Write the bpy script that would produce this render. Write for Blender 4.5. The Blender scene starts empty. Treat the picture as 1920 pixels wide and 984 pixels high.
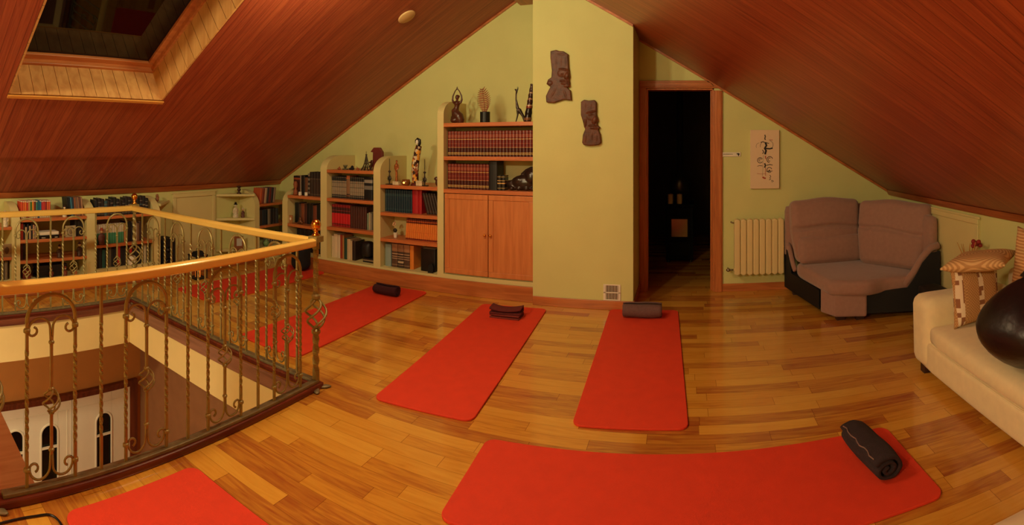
import bpy, bmesh, math, random
from mathutils import Vector, Matrix, Euler, noise
random.seed(7)
PI = math.pi
S = bpy.context.scene
COL = bpy.context.scene.collection

# ------------------------------------------------------------------ camera, world, lights
EYE = 1.46
cam_d = bpy.data.cameras.new('camera'); cam = bpy.data.objects.new('camera', cam_d); COL.objects.link(cam)
cam.location = (0, 0, EYE); cam.rotation_euler = (PI/2, 0, 0); S.camera = cam
FPX, CX, CY = 977.0, 1283.0, 275.0
cam_d.type = 'PANO'; cam_d.panorama_type = 'CENTRAL_CYLINDRICAL'
cam_d.central_cylindrical_range_u_min = (0 - CX) / FPX
cam_d.central_cylindrical_range_u_max = (1920 - CX) / FPX
cam_d.central_cylindrical_range_v_min = -(984 - CY) / FPX
cam_d.central_cylindrical_range_v_max = CY / FPX
cam_d.central_cylindrical_radius = 1.0
cam_d.clip_start = 0.02
w = bpy.data.worlds.new('world'); S.world = w; w.use_nodes = True
w.node_tree.nodes['Background'].inputs[0].default_value = (0.05, 0.06, 0.14, 1)
w.node_tree.nodes['Background'].inputs[1].default_value = 0.06
vs = S.view_settings; vs.view_transform = 'Standard'; vs.look = 'None'; vs.gamma = 1; vs.exposure = -0.12
try: vs.use_curve_mapping = False
except Exception: pass

def lamp(name, loc, power, col, radius=0.08, spot=None, target=None):
    d = bpy.data.lights.new(name, 'SPOT' if spot else 'POINT'); d.energy = power; d.color = col; d.shadow_soft_size = radius
    o = bpy.data.objects.new(name, d); COL.objects.link(o); o.location = loc
    if spot:
        d.spot_size = spot; d.spot_blend = 0.6
        o.rotation_euler = (Vector(target) - Vector(loc)).to_track_quat('-Z', 'Y').to_euler()
    return o
lamp('ridge_lamp', (-1.64, 2.32, 2.74), 50, (1.0, 0.88, 0.52), 0.07)
lamp('slope_glow_fill', (-1.98, 2.55, 2.60), 34, (1.0, 0.88, 0.46), 0.05)  # extra light without a fixture, added to strengthen the glow on the boards
lamp('rear_fill_light', (-2.1, -1.3, 2.5), 215, (1.0, 0.86, 0.52), 0.12)  # unseen fill behind the camera, added to even out the room
lamp('stairwell_fill_light', (-3.2, 0.2, -1.0), 46, (1.0, 0.86, 0.58), 0.10)  # unseen light added to brighten the lower storey and its white door

# ------------------------------------------------------------------ materials
def lin(c): return tuple((x/255/12.92 if x/255 <= 0.04045 else ((x/255+0.055)/1.055)**2.4) for x in c)
MATS = {}
def mat(name, rgb, rough=0.6, metal=0.0, noise_amt=0.08, scale=8.0, bump=0.0, coat=0.0, emit=None, strength=0, sheen=0.0, bscale=None, spec=0.5):
    if name in MATS: return MATS[name]
    m = bpy.data.materials.new(name); m.use_nodes = True; nt = m.node_tree; b = nt.nodes['Principled BSDF']
    c = lin(rgb)
    b.inputs['Roughness'].default_value = rough; b.inputs['Metallic'].default_value = metal
    b.inputs['Coat Weight'].default_value = coat; b.inputs['Sheen Weight'].default_value = sheen
    b.inputs['Specular IOR Level'].default_value = spec
    tc = nt.nodes.new('ShaderNodeTexCoord')
    n = nt.nodes.new('ShaderNodeTexNoise'); n.inputs['Scale'].default_value = scale; n.inputs['Detail'].default_value = 4
    nt.links.new(tc.outputs['Object'], n.inputs['Vector'])
    r = nt.nodes.new('ShaderNodeValToRGB')
    r.color_ramp.elements[0].position = 0.3; r.color_ramp.elements[1].position = 0.7
    r.color_ramp.elements[0].color = tuple(x*(1-noise_amt) for x in c)+(1,)
    r.color_ramp.elements[1].color = tuple(min(1, x*(1+noise_amt)) for x in c)+(1,)
    nt.links.new(n.outputs['Fac'], r.inputs[0]); nt.links.new(r.outputs[0], b.inputs['Base Color'])
    if bump:
        n2 = nt.nodes.new('ShaderNodeTexNoise'); n2.inputs['Scale'].default_value = bscale or scale*8; n2.inputs['Detail'].default_value = 3
        nt.links.new(tc.outputs['Object'], n2.inputs['Vector'])
        bp = nt.nodes.new('ShaderNodeBump'); bp.inputs['Strength'].default_value = bump; bp.inputs['Distance'].default_value = 0.01
        nt.links.new(n2.outputs['Fac'], bp.inputs['Height']); nt.links.new(bp.outputs[0], b.inputs['Normal'])
    if emit:
        b.inputs['Emission Color'].default_value = lin(emit)+(1,); b.inputs['Emission Strength'].default_value = strength
    MATS[name] = m; return m

def N(nt, t, **kw):
    n = nt.nodes.new(t)
    for k, v in kw.items(): setattr(n, k, v)
    return n
def math_n(nt, op, a, b=None):
    n = nt.nodes.new('ShaderNodeMath'); n.operation = op
    for i, x in enumerate((a, b)):
        if x is None: continue
        if isinstance(x, (int, float)): n.inputs[i].default_value = x
        else: nt.links.new(x, n.inputs[i])
    return n.outputs[0]

def wood(name, dark, light, axis='X', rough=0.35, grain=1.0, coat=0.0, coarse=1.0):
    """plain wood: grain stretched along an axis"""
    if name in MATS: return MATS[name]
    m = bpy.data.materials.new(name); m.use_nodes = True; nt = m.node_tree; b = nt.nodes['Principled BSDF']; L = nt.links
    tc = N(nt, 'ShaderNodeTexCoord'); mp = N(nt, 'ShaderNodeMapping')
    sc = {'X': (1.2, 14, 14), 'Y': (14, 1.2, 14), 'Z': (14, 14, 1.2)}[axis]
    mp.inputs['Scale'].default_value = tuple(s*coarse for s in sc)
    L.new(tc.outputs['Object'], mp.inputs[0])
    n = N(nt, 'ShaderNodeTexNoise'); n.inputs['Scale'].default_value = 2.0; n.inputs['Detail'].default_value = 6; n.inputs['Distortion'].default_value = 0.6
    L.new(mp.outputs[0], n.inputs['Vector'])
    r = N(nt, 'ShaderNodeValToRGB'); r.color_ramp.elements[0].position = 0.35; r.color_ramp.elements[1].position = 0.65
    r.color_ramp.elements[0].color = lin(dark)+(1,); r.color_ramp.elements[1].color = lin(light)+(1,)
    L.new(n.outputs['Fac'], r.inputs[0]); L.new(r.outputs[0], b.inputs['Base Color'])
    b.inputs['Roughness'].default_value = rough; b.inputs['Coat Weight'].default_value = coat
    MATS[name] = m; return m

def board_ceiling(name, dark, light):
    """varnished tongue-and-groove boards running up the slope, one board every 9 cm along Y"""
    m = bpy.data.materials.new(name); m.use_nodes = True; nt = m.node_tree; b = nt.nodes['Principled BSDF']; L = nt.links
    tc = N(nt, 'ShaderNodeTexCoord'); sp = N(nt, 'ShaderNodeSeparateXYZ'); L.new(tc.outputs['Object'], sp.inputs[0])
    u = math_n(nt, 'DIVIDE', sp.outputs['Y'], 0.062)
    idx = math_n(nt, 'FLOOR', u); fr = math_n(nt, 'FRACT', u)
    wn = N(nt, 'ShaderNodeTexWhiteNoise', noise_dimensions='1D'); L.new(idx, wn.inputs['W'])
    # grain
    cmb = N(nt, 'ShaderNodeCombineXYZ')
    L.new(math_n(nt, 'MULTIPLY', sp.outputs['X'], 1.6), cmb.inputs[0])
    L.new(math_n(nt, 'MULTIPLY', sp.outputs['Y'], 30.0), cmb.inputs[1])
    L.new(math_n(nt, 'MULTIPLY', idx, 3.7), cmb.inputs[2])
    n = N(nt, 'ShaderNodeTexNoise'); n.inputs['Scale'].default_value = 1.6; n.inputs['Detail'].default_value = 6; n.inputs['Distortion'].default_value = 1.2
    L.new(cmb.outputs[0], n.inputs['Vector'])
    f = math_n(nt, 'ADD', math_n(nt, 'MULTIPLY', n.outputs['Fac'], 0.86), math_n(nt, 'MULTIPLY', wn.outputs['Value'], 0.14))
    r = N(nt, 'ShaderNodeValToRGB'); r.color_ramp.elements[0].position = 0.30; r.color_ramp.elements[1].position = 0.70
    r.color_ramp.elements[0].color = lin(dark)+(1,); r.color_ramp.elements[1].color = lin(light)+(1,)
    L.new(f, r.inputs[0])
    g = math_n(nt, 'LESS_THAN', fr, 0.06)
    mx = N(nt, 'ShaderNodeMixRGB'); mx.blend_type = 'MULTIPLY'; mx.inputs[2].default_value = (0.55, 0.45, 0.42, 1)
    L.new(g, mx.inputs[0]); L.new(r.outputs[0], mx.inputs[1]); L.new(mx.outputs[0], b.inputs['Base Color'])
    bp = N(nt, 'ShaderNodeBump'); bp.inputs['Strength'].default_value = 0.5; bp.inputs['Distance'].default_value = 0.004
    L.new(math_n(nt, 'SUBTRACT', 1.0, g), bp.inputs['Height']); L.new(bp.outputs[0], b.inputs['Normal'])
    b.inputs['Roughness'].default_value = 0.38; b.inputs['Specular IOR Level'].default_value = 0.4
    return m

def parquet(name):
    m = bpy.data.materials.new(name); m.use_nodes = True; nt = m.node_tree; b = nt.nodes['Principled BSDF']; L = nt.links
    tc = N(nt, 'ShaderNodeTexCoord'); sp = N(nt, 'ShaderNodeSeparateXYZ'); L.new(tc.outputs['Object'], sp.inputs[0])
    v = math_n(nt, 'DIVIDE', sp.outputs['Y'], 0.088); row = math_n(nt, 'FLOOR', v); fv = math_n(nt, 'FRACT', v)
    wr = N(nt, 'ShaderNodeTexWhiteNoise', noise_dimensions='1D'); L.new(row, wr.inputs['W'])
    u = math_n(nt, 'ADD', math_n(nt, 'DIVIDE', sp.outputs['X'], 0.62), math_n(nt, 'MULTIPLY', wr.outputs['Value'], 9.0))
    ci = math_n(nt, 'FLOOR', u); fu = math_n(nt, 'FRACT', u)
    cb = N(nt, 'ShaderNodeCombineXYZ'); L.new(row, cb.inputs[0]); L.new(ci, cb.inputs[1])
    wn = N(nt, 'ShaderNodeTexWhiteNoise', noise_dimensions='2D'); L.new(cb.outputs[0], wn.inputs['Vector'])
    cm = N(nt, 'ShaderNodeCombineXYZ')
    L.new(math_n(nt, 'MULTIPLY', sp.outputs['X'], 2.2), cm.inputs[0]); L.new(math_n(nt, 'MULTIPLY', sp.outputs['Y'], 22.0), cm.inputs[1])
    L.new(math_n(nt, 'ADD', math_n(nt, 'MULTIPLY', row, 2.3), math_n(nt, 'MULTIPLY', ci, 5.1)), cm.inputs[2])
    n = N(nt, 'ShaderNodeTexNoise'); n.inputs['Scale'].default_value = 1.5; n.inputs['Detail'].default_value = 6; n.inputs['Distortion'].default_value = 1.4
    L.new(cm.outputs[0], n.inputs['Vector'])
    f = math_n(nt, 'ADD', math_n(nt, 'MULTIPLY', n.outputs['Fac'], 0.55), math_n(nt, 'MULTIPLY', wn.outputs['Value'], 0.45))
    r = N(nt, 'ShaderNodeValToRGB'); cr = r.color_ramp
    cr.elements[0].position = 0.22; cr.elements[1].position = 0.80
    cr.elements[0].color = lin((226, 172, 68))+(1,); cr.elements[1].color = lin((164, 90, 38))+(1,)
    e = cr.elements.new(0.52); e.color = lin((212, 150, 52))+(1,)
    L.new(f, r.inputs[0])
    g = math_n(nt, 'MAXIMUM', math_n(nt, 'LESS_THAN', fv, 0.018), math_n(nt, 'LESS_THAN', fu, 0.004))
    mx = N(nt, 'ShaderNodeMixRGB'); mx.blend_type = 'MULTIPLY'; mx.inputs[2].default_value = (0.45, 0.36, 0.3, 1)
    L.new(g, mx.inputs[0]); L.new(r.outputs[0], mx.inputs[1]); L.new(mx.outputs[0], b.inputs['Base Color'])
    b.inputs['Roughness'].default_value = 0.22; b.inputs['Coat Weight'].default_value = 0.5; b.inputs['Coat Roughness'].default_value = 0.10
    return m

def banded(name, stops, rough=0.5, axis='Z', metal=0.0):
    """stops: [(pos, rgb)...] constant bands over the object's own height"""
    if name in MATS: return MATS[name]
    m = bpy.data.materials.new(name); m.use_nodes = True; nt = m.node_tree; b = nt.nodes['Principled BSDF']; L = nt.links
    tc = N(nt, 'ShaderNodeTexCoord'); sp = N(nt, 'ShaderNodeSeparateXYZ'); L.new(tc.outputs['Generated'], sp.inputs[0])
    r = N(nt, 'ShaderNodeValToRGB'); cr = r.color_ramp; cr.interpolation = 'CONSTANT'
    cr.elements[0].position = stops[0][0]; cr.elements[0].color = lin(stops[0][1])+(1,)
    cr.elements[1].position = stops[1][0]; cr.elements[1].color = lin(stops[1][1])+(1,)
    for p, c in stops[2:]:
        e = cr.elements.new(p); e.color = lin(c)+(1,)
    L.new(sp.outputs[axis], r.inputs[0]); L.new(r.outputs[0], b.inputs['Base Color'])
    b.inputs['Roughness'].default_value = rough; b.inputs['Metallic'].default_value = metal
    MATS[name] = m; return m

def striped(name, a, c, scale, distort=1.0, kind='BANDS', direction='Z', rough=0.8, detail=1.0):
    m = bpy.data.materials.new(name); m.use_nodes = True; nt = m.node_tree; b = nt.nodes['Principled BSDF']; L = nt.links
    tc = N(nt, 'ShaderNodeTexCoord'); wv = N(nt, 'ShaderNodeTexWave', wave_type=kind)
    if kind == 'BANDS': wv.bands_direction = direction
    else: wv.rings_direction = direction
    wv.inputs['Scale'].default_value = scale; wv.inputs['Distortion'].default_value = distort; wv.inputs['Detail'].default_value = detail
    L.new(tc.outputs['Object'], wv.inputs['Vector'])
    r = N(nt, 'ShaderNodeValToRGB'); r.color_ramp.elements[0].position = 0.3; r.color_ramp.elements[1].position = 0.75
    r.color_ramp.elements[0].color = lin(a)+(1,); r.color_ramp.elements[1].color = lin(c)+(1,)
    L.new(wv.outputs['Fac'], r.inputs[0]); L.new(r.outputs[0], b.inputs['Base Color']); b.inputs['Roughness'].default_value = rough
    bp = N(nt, 'ShaderNodeBump'); bp.inputs['Strength'].default_value = 0.4; bp.inputs['Distance'].default_value = 0.004
    L.new(wv.outputs['Fac'], bp.inputs['Height']); L.new(bp.outputs[0], b.inputs['Normal'])
    return m

M_WALL = mat('cream_plaster', (210, 210, 140), 0.8, noise_amt=0.03, scale=3, bump=0.05, bscale=60)
M_PLASTER = mat('cream_shelf_plaster', (216, 204, 142), 0.7, noise_amt=0.03, scale=3)
M_CEIL = board_ceiling('ceiling_boards', (134, 54, 36), (176, 88, 52))
M_FLOOR = parquet('oak_parquet')
M_TRIM = wood('trim_wood', (170, 96, 48), (196, 118, 62), 'X', 0.35)
M_TRIMZ = wood('trim_wood_upright', (176, 98, 50), (200, 120, 64), 'Z', 0.35)
M_TRIMY = wood('trim_wood_along', (150, 80, 40), (180, 104, 56), 'Y', 0.35)
M_SHELF = wood('shelf_wood', (186, 104, 56), (206, 122, 68), 'X', 0.38)
M_SHELFY = wood('shelf_wood_along', (186, 104, 56), (206, 122, 68), 'Y', 0.38)
M_DOORW = wood('cabinet_wood', (196, 118, 64), (212, 134, 76), 'Z', 0.35)
M_RAIL = wood('handrail_wood', (232, 192, 96), (240, 204, 110), 'X', 0.2, coat=0.5)
M_REVEAL = None
M_KERB = wood('kerb_wood', (96, 40, 28), (122, 54, 36), 'Y', 0.3)
M_IRON = mat('bronzed_iron', (158, 146, 92), 0.42, 0.35, 0.12, 20)
M_IRONB = mat('weathered_iron', (140, 132, 100), 0.5, 0.4, 0.2, 25)
M_BRASS = mat('brass', (226, 160, 70), 0.2, 1.0, 0.03)
M_MAT = mat('red_orange_foam', (222, 60, 28), 0.75, 0, 0.04, 12, bump=0.25, bscale=260)
M_BLACK = mat('black_gloss', (14, 13, 16), 0.35)
M_BLACKM = mat('black_matte', (16, 14, 15), 0.8)
M_PAGE = mat('paper_pages', (222, 206, 170), 0.9)
M_WHITE = mat('white_ceramic', (232, 224, 204), 0.35)
M_GLASSD = mat('dark_glass', (8, 10, 12), 0.06, 0, 0.0)
M_DARKBR = mat('dark_carved_wood', (82, 44, 30), 0.32, 0, 0.25, 14)

# ------------------------------------------------------------------ mesh helpers
class MB:
    def __init__(s): s.bm = bmesh.new(); s.mi = 0
    def _tag(s, faces):
        for f in faces: f.material_index = s.mi
    def box(s, x0, x1, y0, y1, z0, z1):
        vs_ = [s.bm.verts.new(p) for p in ((x0,y0,z0),(x1,y0,z0),(x1,y1,z0),(x0,y1,z0),(x0,y0,z1),(x1,y0,z1),(x1,y1,z1),(x0,y1,z1))]
        s._tag([s.bm.faces.new([vs_[i] for i in f]) for f in ((0,3,2,1),(4,5,6,7),(0,1,5,4),(1,2,6,5),(2,3,7,6),(3,0,4,7))]); return s
    def prism(s, poly, axis, a, b):
        """poly: 2-D points in the other two axes (in order XYZ minus axis)"""
        def P(u, v, t): return {'X': (t,u,v), 'Y': (u,t,v), 'Z': (u,v,t)}[axis]
        A = [s.bm.verts.new(P(u, v, a)) for u, v in poly]; B = [s.bm.verts.new(P(u, v, b)) for u, v in poly]
        n = len(poly); fs = [s.bm.faces.new(A), s.bm.faces.new(B[::-1])]
        for i in range(n): fs.append(s.bm.faces.new((A[i], B[i], B[(i+1) % n], A[(i+1) % n])))
        s._tag(fs); return s
    def lathe(s, prof, c=(0,0,0), seg=16, axis='Z', sx=1.0, sy=1.0):
        rings = []
        for r, z in prof:
            ring = []
            for i in range(seg):
                a = 2*PI*i/seg; u, v = r*math.cos(a)*sx, r*math.sin(a)*sy
                p = {'Z': (u,v,z), 'Y': (u,z,v), 'X': (z,u,v)}[axis]
                ring.append(s.bm.verts.new((p[0]+c[0], p[1]+c[1], p[2]+c[2])))
            rings.append(ring)
        fs = []
        for a, b in zip(rings, rings[1:]):
            for i in range(seg): fs.append(s.bm.faces.new((a[i], a[(i+1) % seg], b[(i+1) % seg], b[i])))
        fs.append(s.bm.faces.new(rings[0][::-1])); fs.append(s.bm.faces.new(rings[-1])); s._tag(fs); return s
    def ell(s, c, r, seg=16, rings=10, rot=None):
        m = Matrix.Translation(c) @ (rot.to_matrix().to_4x4() if rot else Matrix()) @ Matrix.Diagonal((r[0], r[1], r[2], 1))
        g = bmesh.ops.create_uvsphere(s.bm, u_segments=seg, v_segments=rings, radius=1, matrix=m)
        s._tag({f for v in g['verts'] for f in v.link_faces}); return s
    def tube(s, pts, r, seg=8, twist=0.0, flat=None):
        """swept bar; r a number or a list; twist in turns over the length; flat=(a,b) scales the section"""
        pts = [Vector(p) for p in pts]; n = len(pts); rr = r if isinstance(r, (list, tuple)) else [r]*n
        rings = []; up = None
        for i, p in enumerate(pts):
            t = (pts[min(i+1, n-1)] - pts[max(i-1, 0)]).normalized()
            if up is None:
                up = Vector((0, 1, 0)) if abs(t.y) < 0.9 else Vector((1, 0, 0))
            sd = t.cross(up).normalized(); up = sd.cross(t).normalized()
            ang0 = 2*PI*twist*i/max(1, n-1); ring = []
            for k in range(seg):
                a = ang0 + 2*PI*(k+0.5)/seg
                fa, fb = flat or (1, 1)
                ring.append(s.bm.verts.new(p + sd*math.cos(a)*rr[i]*fa + up*math.sin(a)*rr[i]*fb))
            rings.append(ring)
        fs = []
        for a, b in zip(rings, rings[1:]):
            for i in range(seg): fs.append(s.bm.faces.new((a[i], a[(i+1) % seg], b[(i+1) % seg], b[i])))
        fs.append(s.bm.faces.new(rings[0][::-1])); fs.append(s.bm.faces.new(rings[-1])); s._tag(fs); return s
    def soft(s, half, r, n=10, bulge=(0,0,0), M=None, fn=None):
        """rounded, slightly bulging block (cushions, rolls)"""
        g = bmesh.new(); bmesh.ops.create_cube(g, size=2)
        bmesh.ops.subdivide_edges(g, edges=g.edges[:], cuts=n, use_grid_fill=True)
        hx, hy, hz = half
        for v in g.verts:
            p = v.co.copy()
            # push more of the grid to the corners
            q = Vector([math.sin(c*PI/2)*0.35+c*0.65 for c in p])
            P_ = Vector((q.x*hx, q.y*hy, q.z*hz)); inn = Vector([max(-(h-r), min(h-r, c)) for c, h in zip(P_, half)])
            d = P_ - inn
            if d.length > 1e-9: P_ = inn + d.normalized()*r
            cx, cy, cz = math.cos(q.x*PI/2), math.cos(q.y*PI/2), math.cos(q.z*PI/2)
            P_.x += q.x*bulge[0]*cy*cz; P_.y += q.y*bulge[1]*cx*cz; P_.z += q.z*bulge[2]*cx*cy
            if fn: P_ = fn(P_, q)
            v.co = P_
        if M: bmesh.ops.transform(g, matrix=M, verts=g.verts[:])
        me = bpy.data.meshes.new('tmp'); g.to_mesh(me); g.free()
        for p in me.polygons: p.material_index = s.mi; p.use_smooth = True
        k = len(s.bm.faces); s.bm.from_mesh(me); bpy.data.meshes.remove(me)
        s.bm.faces.ensure_lookup_table()
        for f in s.bm.faces[k:]: f.material_index = s.mi
        return s
    def build(s, name, mats, parent=None, smooth=False, loc=None, bevel=0, rot=None, fuse=0, recalc=True):
        if recalc: bmesh.ops.recalc_face_normals(s.bm, faces=s.bm.faces[:])
        me = bpy.data.meshes.new(name); s.bm.to_mesh(me); s.bm.free()
        for m in (mats if isinstance(mats, (list, tuple)) else [mats]): me.materials.append(m)
        if smooth:
            for p in me.polygons: p.use_smooth = True
        o = bpy.data.objects.new(name, me); COL.objects.link(o)
        if parent: o.parent = parent
        if loc: o.location = loc
        if rot: o.rotation_euler = rot
        if bevel:
            b = o.modifiers.new('b', 'BEVEL'); b.width = bevel; b.segments = 2; b.limit_method = 'ANGLE'; b.angle_limit = math.radians(50)
        if fuse:
            rm = o.modifiers.new('r', 'REMESH'); rm.mode = 'VOXEL'; rm.voxel_size = fuse; rm.use_smooth_shade = True
            sm = o.modifiers.new('s', 'SMOOTH'); sm.factor = 0.5; sm.iterations = 3
        return o

def tag(o, label, cat, group=None, kind=None):
    if label: o['label'] = label
    if cat: o['category'] = cat
    if group: o['group'] = group
    if kind: o['kind'] = kind
    return o
def empty(name, loc=(0,0,0), rz=0):
    o = bpy.data.objects.new(name, None); COL.objects.link(o); o.location = loc; o.rotation_euler = (0, 0, rz); o.empty_display_size = 0.1
    return o
def split_loose(o):
    """one object per connected piece, all with the same name"""
    me = o.data; bm = bmesh.new(); bm.from_mesh(me); bm.verts.index_update(); seen = set(); groups = []
    for v in bm.verts:
        if v.index in seen: continue
        st_ = [v]; seen.add(v.index); g = []
        while st_:
            q = st_.pop(); g.append(q.index)
            for e in q.link_edges:
                t = e.other_vert(q)
                if t.index not in seen: seen.add(t.index); st_.append(t)
        groups.append(set(g))
    bm.free(); out = [o]
    for k, g in enumerate(groups):
        b = bmesh.new(); b.from_mesh(me); b.verts.ensure_lookup_table()
        bmesh.ops.delete(b, geom=[v for v in b.verts if v.index not in g], context='VERTS')
        m2 = bpy.data.meshes.new(o.name.split('.')[0]); b.to_mesh(m2); b.free()
        for m in me.materials: m2.materials.append(m)
        if k == 0: first_ = m2
        else:
            c = o.copy(); c.data = m2; COL.objects.link(c); out.append(c)
    o.data = first_
    return out
def struct(o): o['kind'] = 'structure'; return o
def copy_tree(o, parent=None):
    c = o.copy(); COL.objects.link(c); c.parent = parent
    for ch in list(o.children): copy_tree(ch, c)
    return c
def arc(cx, cz, r, a0, a1, n=12, y=0.0):
    return [(cx + r*math.cos(a0+(a1-a0)*i/n), y, cz + r*math.sin(a0+(a1-a0)*i/n)) for i in range(n+1)]

# ------------------------------------------------------------------ room shell
XL, XR, YG, YB = -5.16, 2.19, 5.25, -2.4      # knee walls, gable, wall behind
RX, RZ, KZ = -1.49, 3.166, 0.966              # ridge and knee height
SL = (RZ-KZ)/(RX-XL); SR = (RZ-KZ)/(XR-RX)
def ceil_z(x): return KZ + SL*(x-XL) if x < RX else KZ + SR*(XR-x)
# stair opening
HX0, HX1, HY0, HY1 = -4.20, -2.10, -0.9, 2.33

f = MB()
f.box(HX1, XR+0.1, YB-0.1, YG+0.0, -0.04, 0).box(XL-0.1, HX0, YB-0.1, YG, -0.04, 0).box(HX0, HX1, HY1, YG, -0.04, 0).box(HX0, HX1, YB-0.1, HY0, -0.04, 0)
f.box(-1.6, 2.3, YG, 8.7, -0.04, 0)
struct(f.build('floor', M_FLOOR))
f = MB()
for b_ in ((HX1, XR, YB, YG), (XL-0.1, HX0, YB, YG), (HX0, HX1, HY1, YG), (HX0, HX1, YB, HY0)):
    f.box(*b_, -0.34, -0.041)
struct(f.build('slab', mat('landing_plaster', (232, 208, 140), 0.8, noise_amt=0.02)))

# ceilings (with the skylight hole in the left slope); boards 4 cm thick, built from strips
def slope_piece(mb, x0, x1, y0, y1, th=0.006):
    v = []
    for (x, y) in ((x0,y0),(x1,y0),(x1,y1),(x0,y1)):
        v.append(mb.bm.verts.new((x, y, ceil_z(x))))
    w_ = [mb.bm.verts.new((q.co.x, q.co.y, q.co.z+th)) for q in v]
    for a in ((0,1,2,3),): mb.bm.faces.new([v[i] for i in a]); mb.bm.faces.new([w_[i] for i in a][::-1])
    for i in range(4): mb.bm.faces.new((v[i], w_[i], w_[(i+1)%4], v[(i+1)%4]))
SKX0, SKX1, SKY0, SKY1 = -3.70, -2.45, 1.03, 2.37
c = MB(); slope_piece(c, XL-0.15, SKX0, YB, YG); slope_piece(c, SKX1, RX, YB, YG); slope_piece(c, SKX0, SKX1, YB, SKY0); slope_piece(c, SKX0, SKX1, SKY1, YG)
struct(c.build('ceiling', M_CEIL))
c = MB(); slope_piece(c, RX+0.0001, XR+0.15, YB, YG)
struct(c.build('ceiling', M_CEIL))
c = MB(); c.box(-1.71, -1.27, YB, YG, 2.955, 3.12)
struct(c.build('trim_13', M_TRIMY, bevel=0.006))

def wall_poly(name, poly, axis, a, b, m=M_WALL): return struct(MB().prism(poly, axis, a, b).build(name, m))
DX0, DX1, DZ = -0.384, 0.30, 2.05              # doorway
g = MB()
g.prism([(XL-0.1, 0), (DX0, 0), (DX0, ceil_z(DX0)+0.02), (RX, RZ+0.02), (XL-0.1, KZ-0.04)], 'Y', YG, YG+0.12)
g.prism([(DX0, DZ), (DX1, DZ), (DX1, ceil_z(DX1)+0.02), (DX0, ceil_z(DX0)+0.02)], 'Y', YG, YG+0.12)
g.prism([(DX1, 0), (XR+0.1, 0), (XR+0.1, KZ-0.04), (DX1, ceil_z(DX1)+0.02)], 'Y', YG, YG+0.12)
struct(g.build('wall_front', M_WALL))
wall_poly('wall_back', [(XL-0.1, 0), (XR+0.1, 0), (XR+0.1, KZ-0.04), (RX, RZ+0.02), (XL-0.1, KZ-0.04)], 'Y', YB-0.1, YB)
struct(MB().box(XL-0.1, XL, YB, YG, 0, KZ).build('wall_left', M_WALL))
struct(MB().box(XR, XR+0.1, YB, YG, 0, KZ).build('wall_right', M_WALL))
# chimney breast
CB0, CB1, CBY = -1.383, -0.455, 4.625
g = MB(); g.prism([(CB0, 0), (CB1, 0), (CB1, ceil_z(CB1)), (CB0, ceil_z(CB0))], 'Y', CBY, YG)
struct(g.build('wall_middle', M_WALL))

# baseboards
def base(name, x0, x1, y0, y1, h, m=M_TRIM, z0=0): return struct(MB().box(x0, x1, y0, y1, z0, h).build(name, m, bevel=0.004))
base('baseboard_front', CB0, CB1+0.012, CBY-0.014, CBY, 0.082)
base('baseboard_right', CB1, CB1+0.012, CBY, YG, 0.082)
base('baseboard_front', 0.384, XR, YG-0.014, YG, 0.078)
base('baseboard_right', XR-0.014, XR, YB, YG-0.014, 0.078, M_TRIMY)
base('baseboard_front', -4.47, CB0, 4.665, 4.685, 0.145)
base('baseboard_left', -4.86, -4.845, YB, 4.66, 0.10, M_TRIMY)
# mouldings where knee walls meet the slopes
struct(MB().prism([(XL, KZ-0.035), (XL+0.02, KZ-0.03), (XL+0.055, KZ+0.028), (XL, KZ-0.004)], 'Y', YB, YG).build('trim_1', M_TRIMY))
struct(MB().prism([(XR, KZ-0.035), (XR-0.02, KZ-0.03), (XR-0.055, KZ+0.028), (XR, KZ-0.004)], 'Y', YB, YG).build('trim_2', M_TRIMY))
def gable_trim(name, x0, x1, y):
    g = MB(); a, b = ceil_z(x0), ceil_z(x1)
    g.prism([(x0, a-0.022), (x1, b-0.022), (x1, b), (x0, a)], 'Y', y-0.022, y); struct(g.build(name, M_TRIM))
gable_trim('trim_3', XL, -1.71, YG); gable_trim('trim_4', CB1, XR, YG); gable_trim('trim_5', RX+0.22, CB1, CBY)

# skylight
def nrm(): return Vector((-SL, 0, 1)).normalized()
nn = nrm()
def sk(x, y, d):
    p = Vector((x, y, ceil_z(x))); return p + nn*d
M_REV = wood('reveal_pine', (196, 140, 78), (216, 164, 98), 'Z', 0.5, coarse=0.6)
def quadslab(mb, a, b, c_, d, t):
    n_ = (b-a).cross(d-a).normalized()*t
    v = [mb.bm.verts.new(p) for p in (a, b, c_, d)]; w_ = [mb.bm.verts.new(p+n_) for p in (a, b, c_, d)]
    fs = [mb.bm.faces.new(v[::-1]), mb.bm.faces.new(w_)]
    for i in range(4): fs.append(mb.bm.faces.new((v[i], v[(i+1)%4], w_[(i+1)%4], w_[i])))
    mb._tag(fs)
sky = empty('window_1', (0, 0, 0)); struct(sky)
D = 0.29
m_ = MB()   # boards lining the lower reveal, 11 boards
nb = 13
for i in range(nb):
    a = SKY0 + (SKY1-SKY0)*i/nb + 0.002; b = SKY0 + (SKY1-SKY0)*(i+1)/nb - 0.002
    quadslab(m_, sk(SKX0+0.004, a, 0), sk(SKX0+0.004, b, 0), sk(SKX0+0.004, b, D), sk(SKX0+0.004, a, D), 0.015)
struct(m_.build('reveal_boards', M_REV, sky))
m_ = MB()
for yy, sgn in ((SKY1-0.004, 1), (SKY0+0.004, -1)):
    for i in range(13):
        a = SKX0 + (SKX1-SKX0)*i/13 + 0.002; b = SKX0 + (SKX1-SKX0)*(i+1)/13 - 0.002
        quadslab(m_, sk(a, yy, 0), sk(b, yy, 0), sk(b, yy, D), sk(a, yy, D), 0.015*sgn)
quadslab(m_, sk(SKX1, SKY0, 0), sk(SKX1, SKY1, 0), sk(SKX1, SKY1, D), sk(SKX1, SKY0, D), 0.015)
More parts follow.
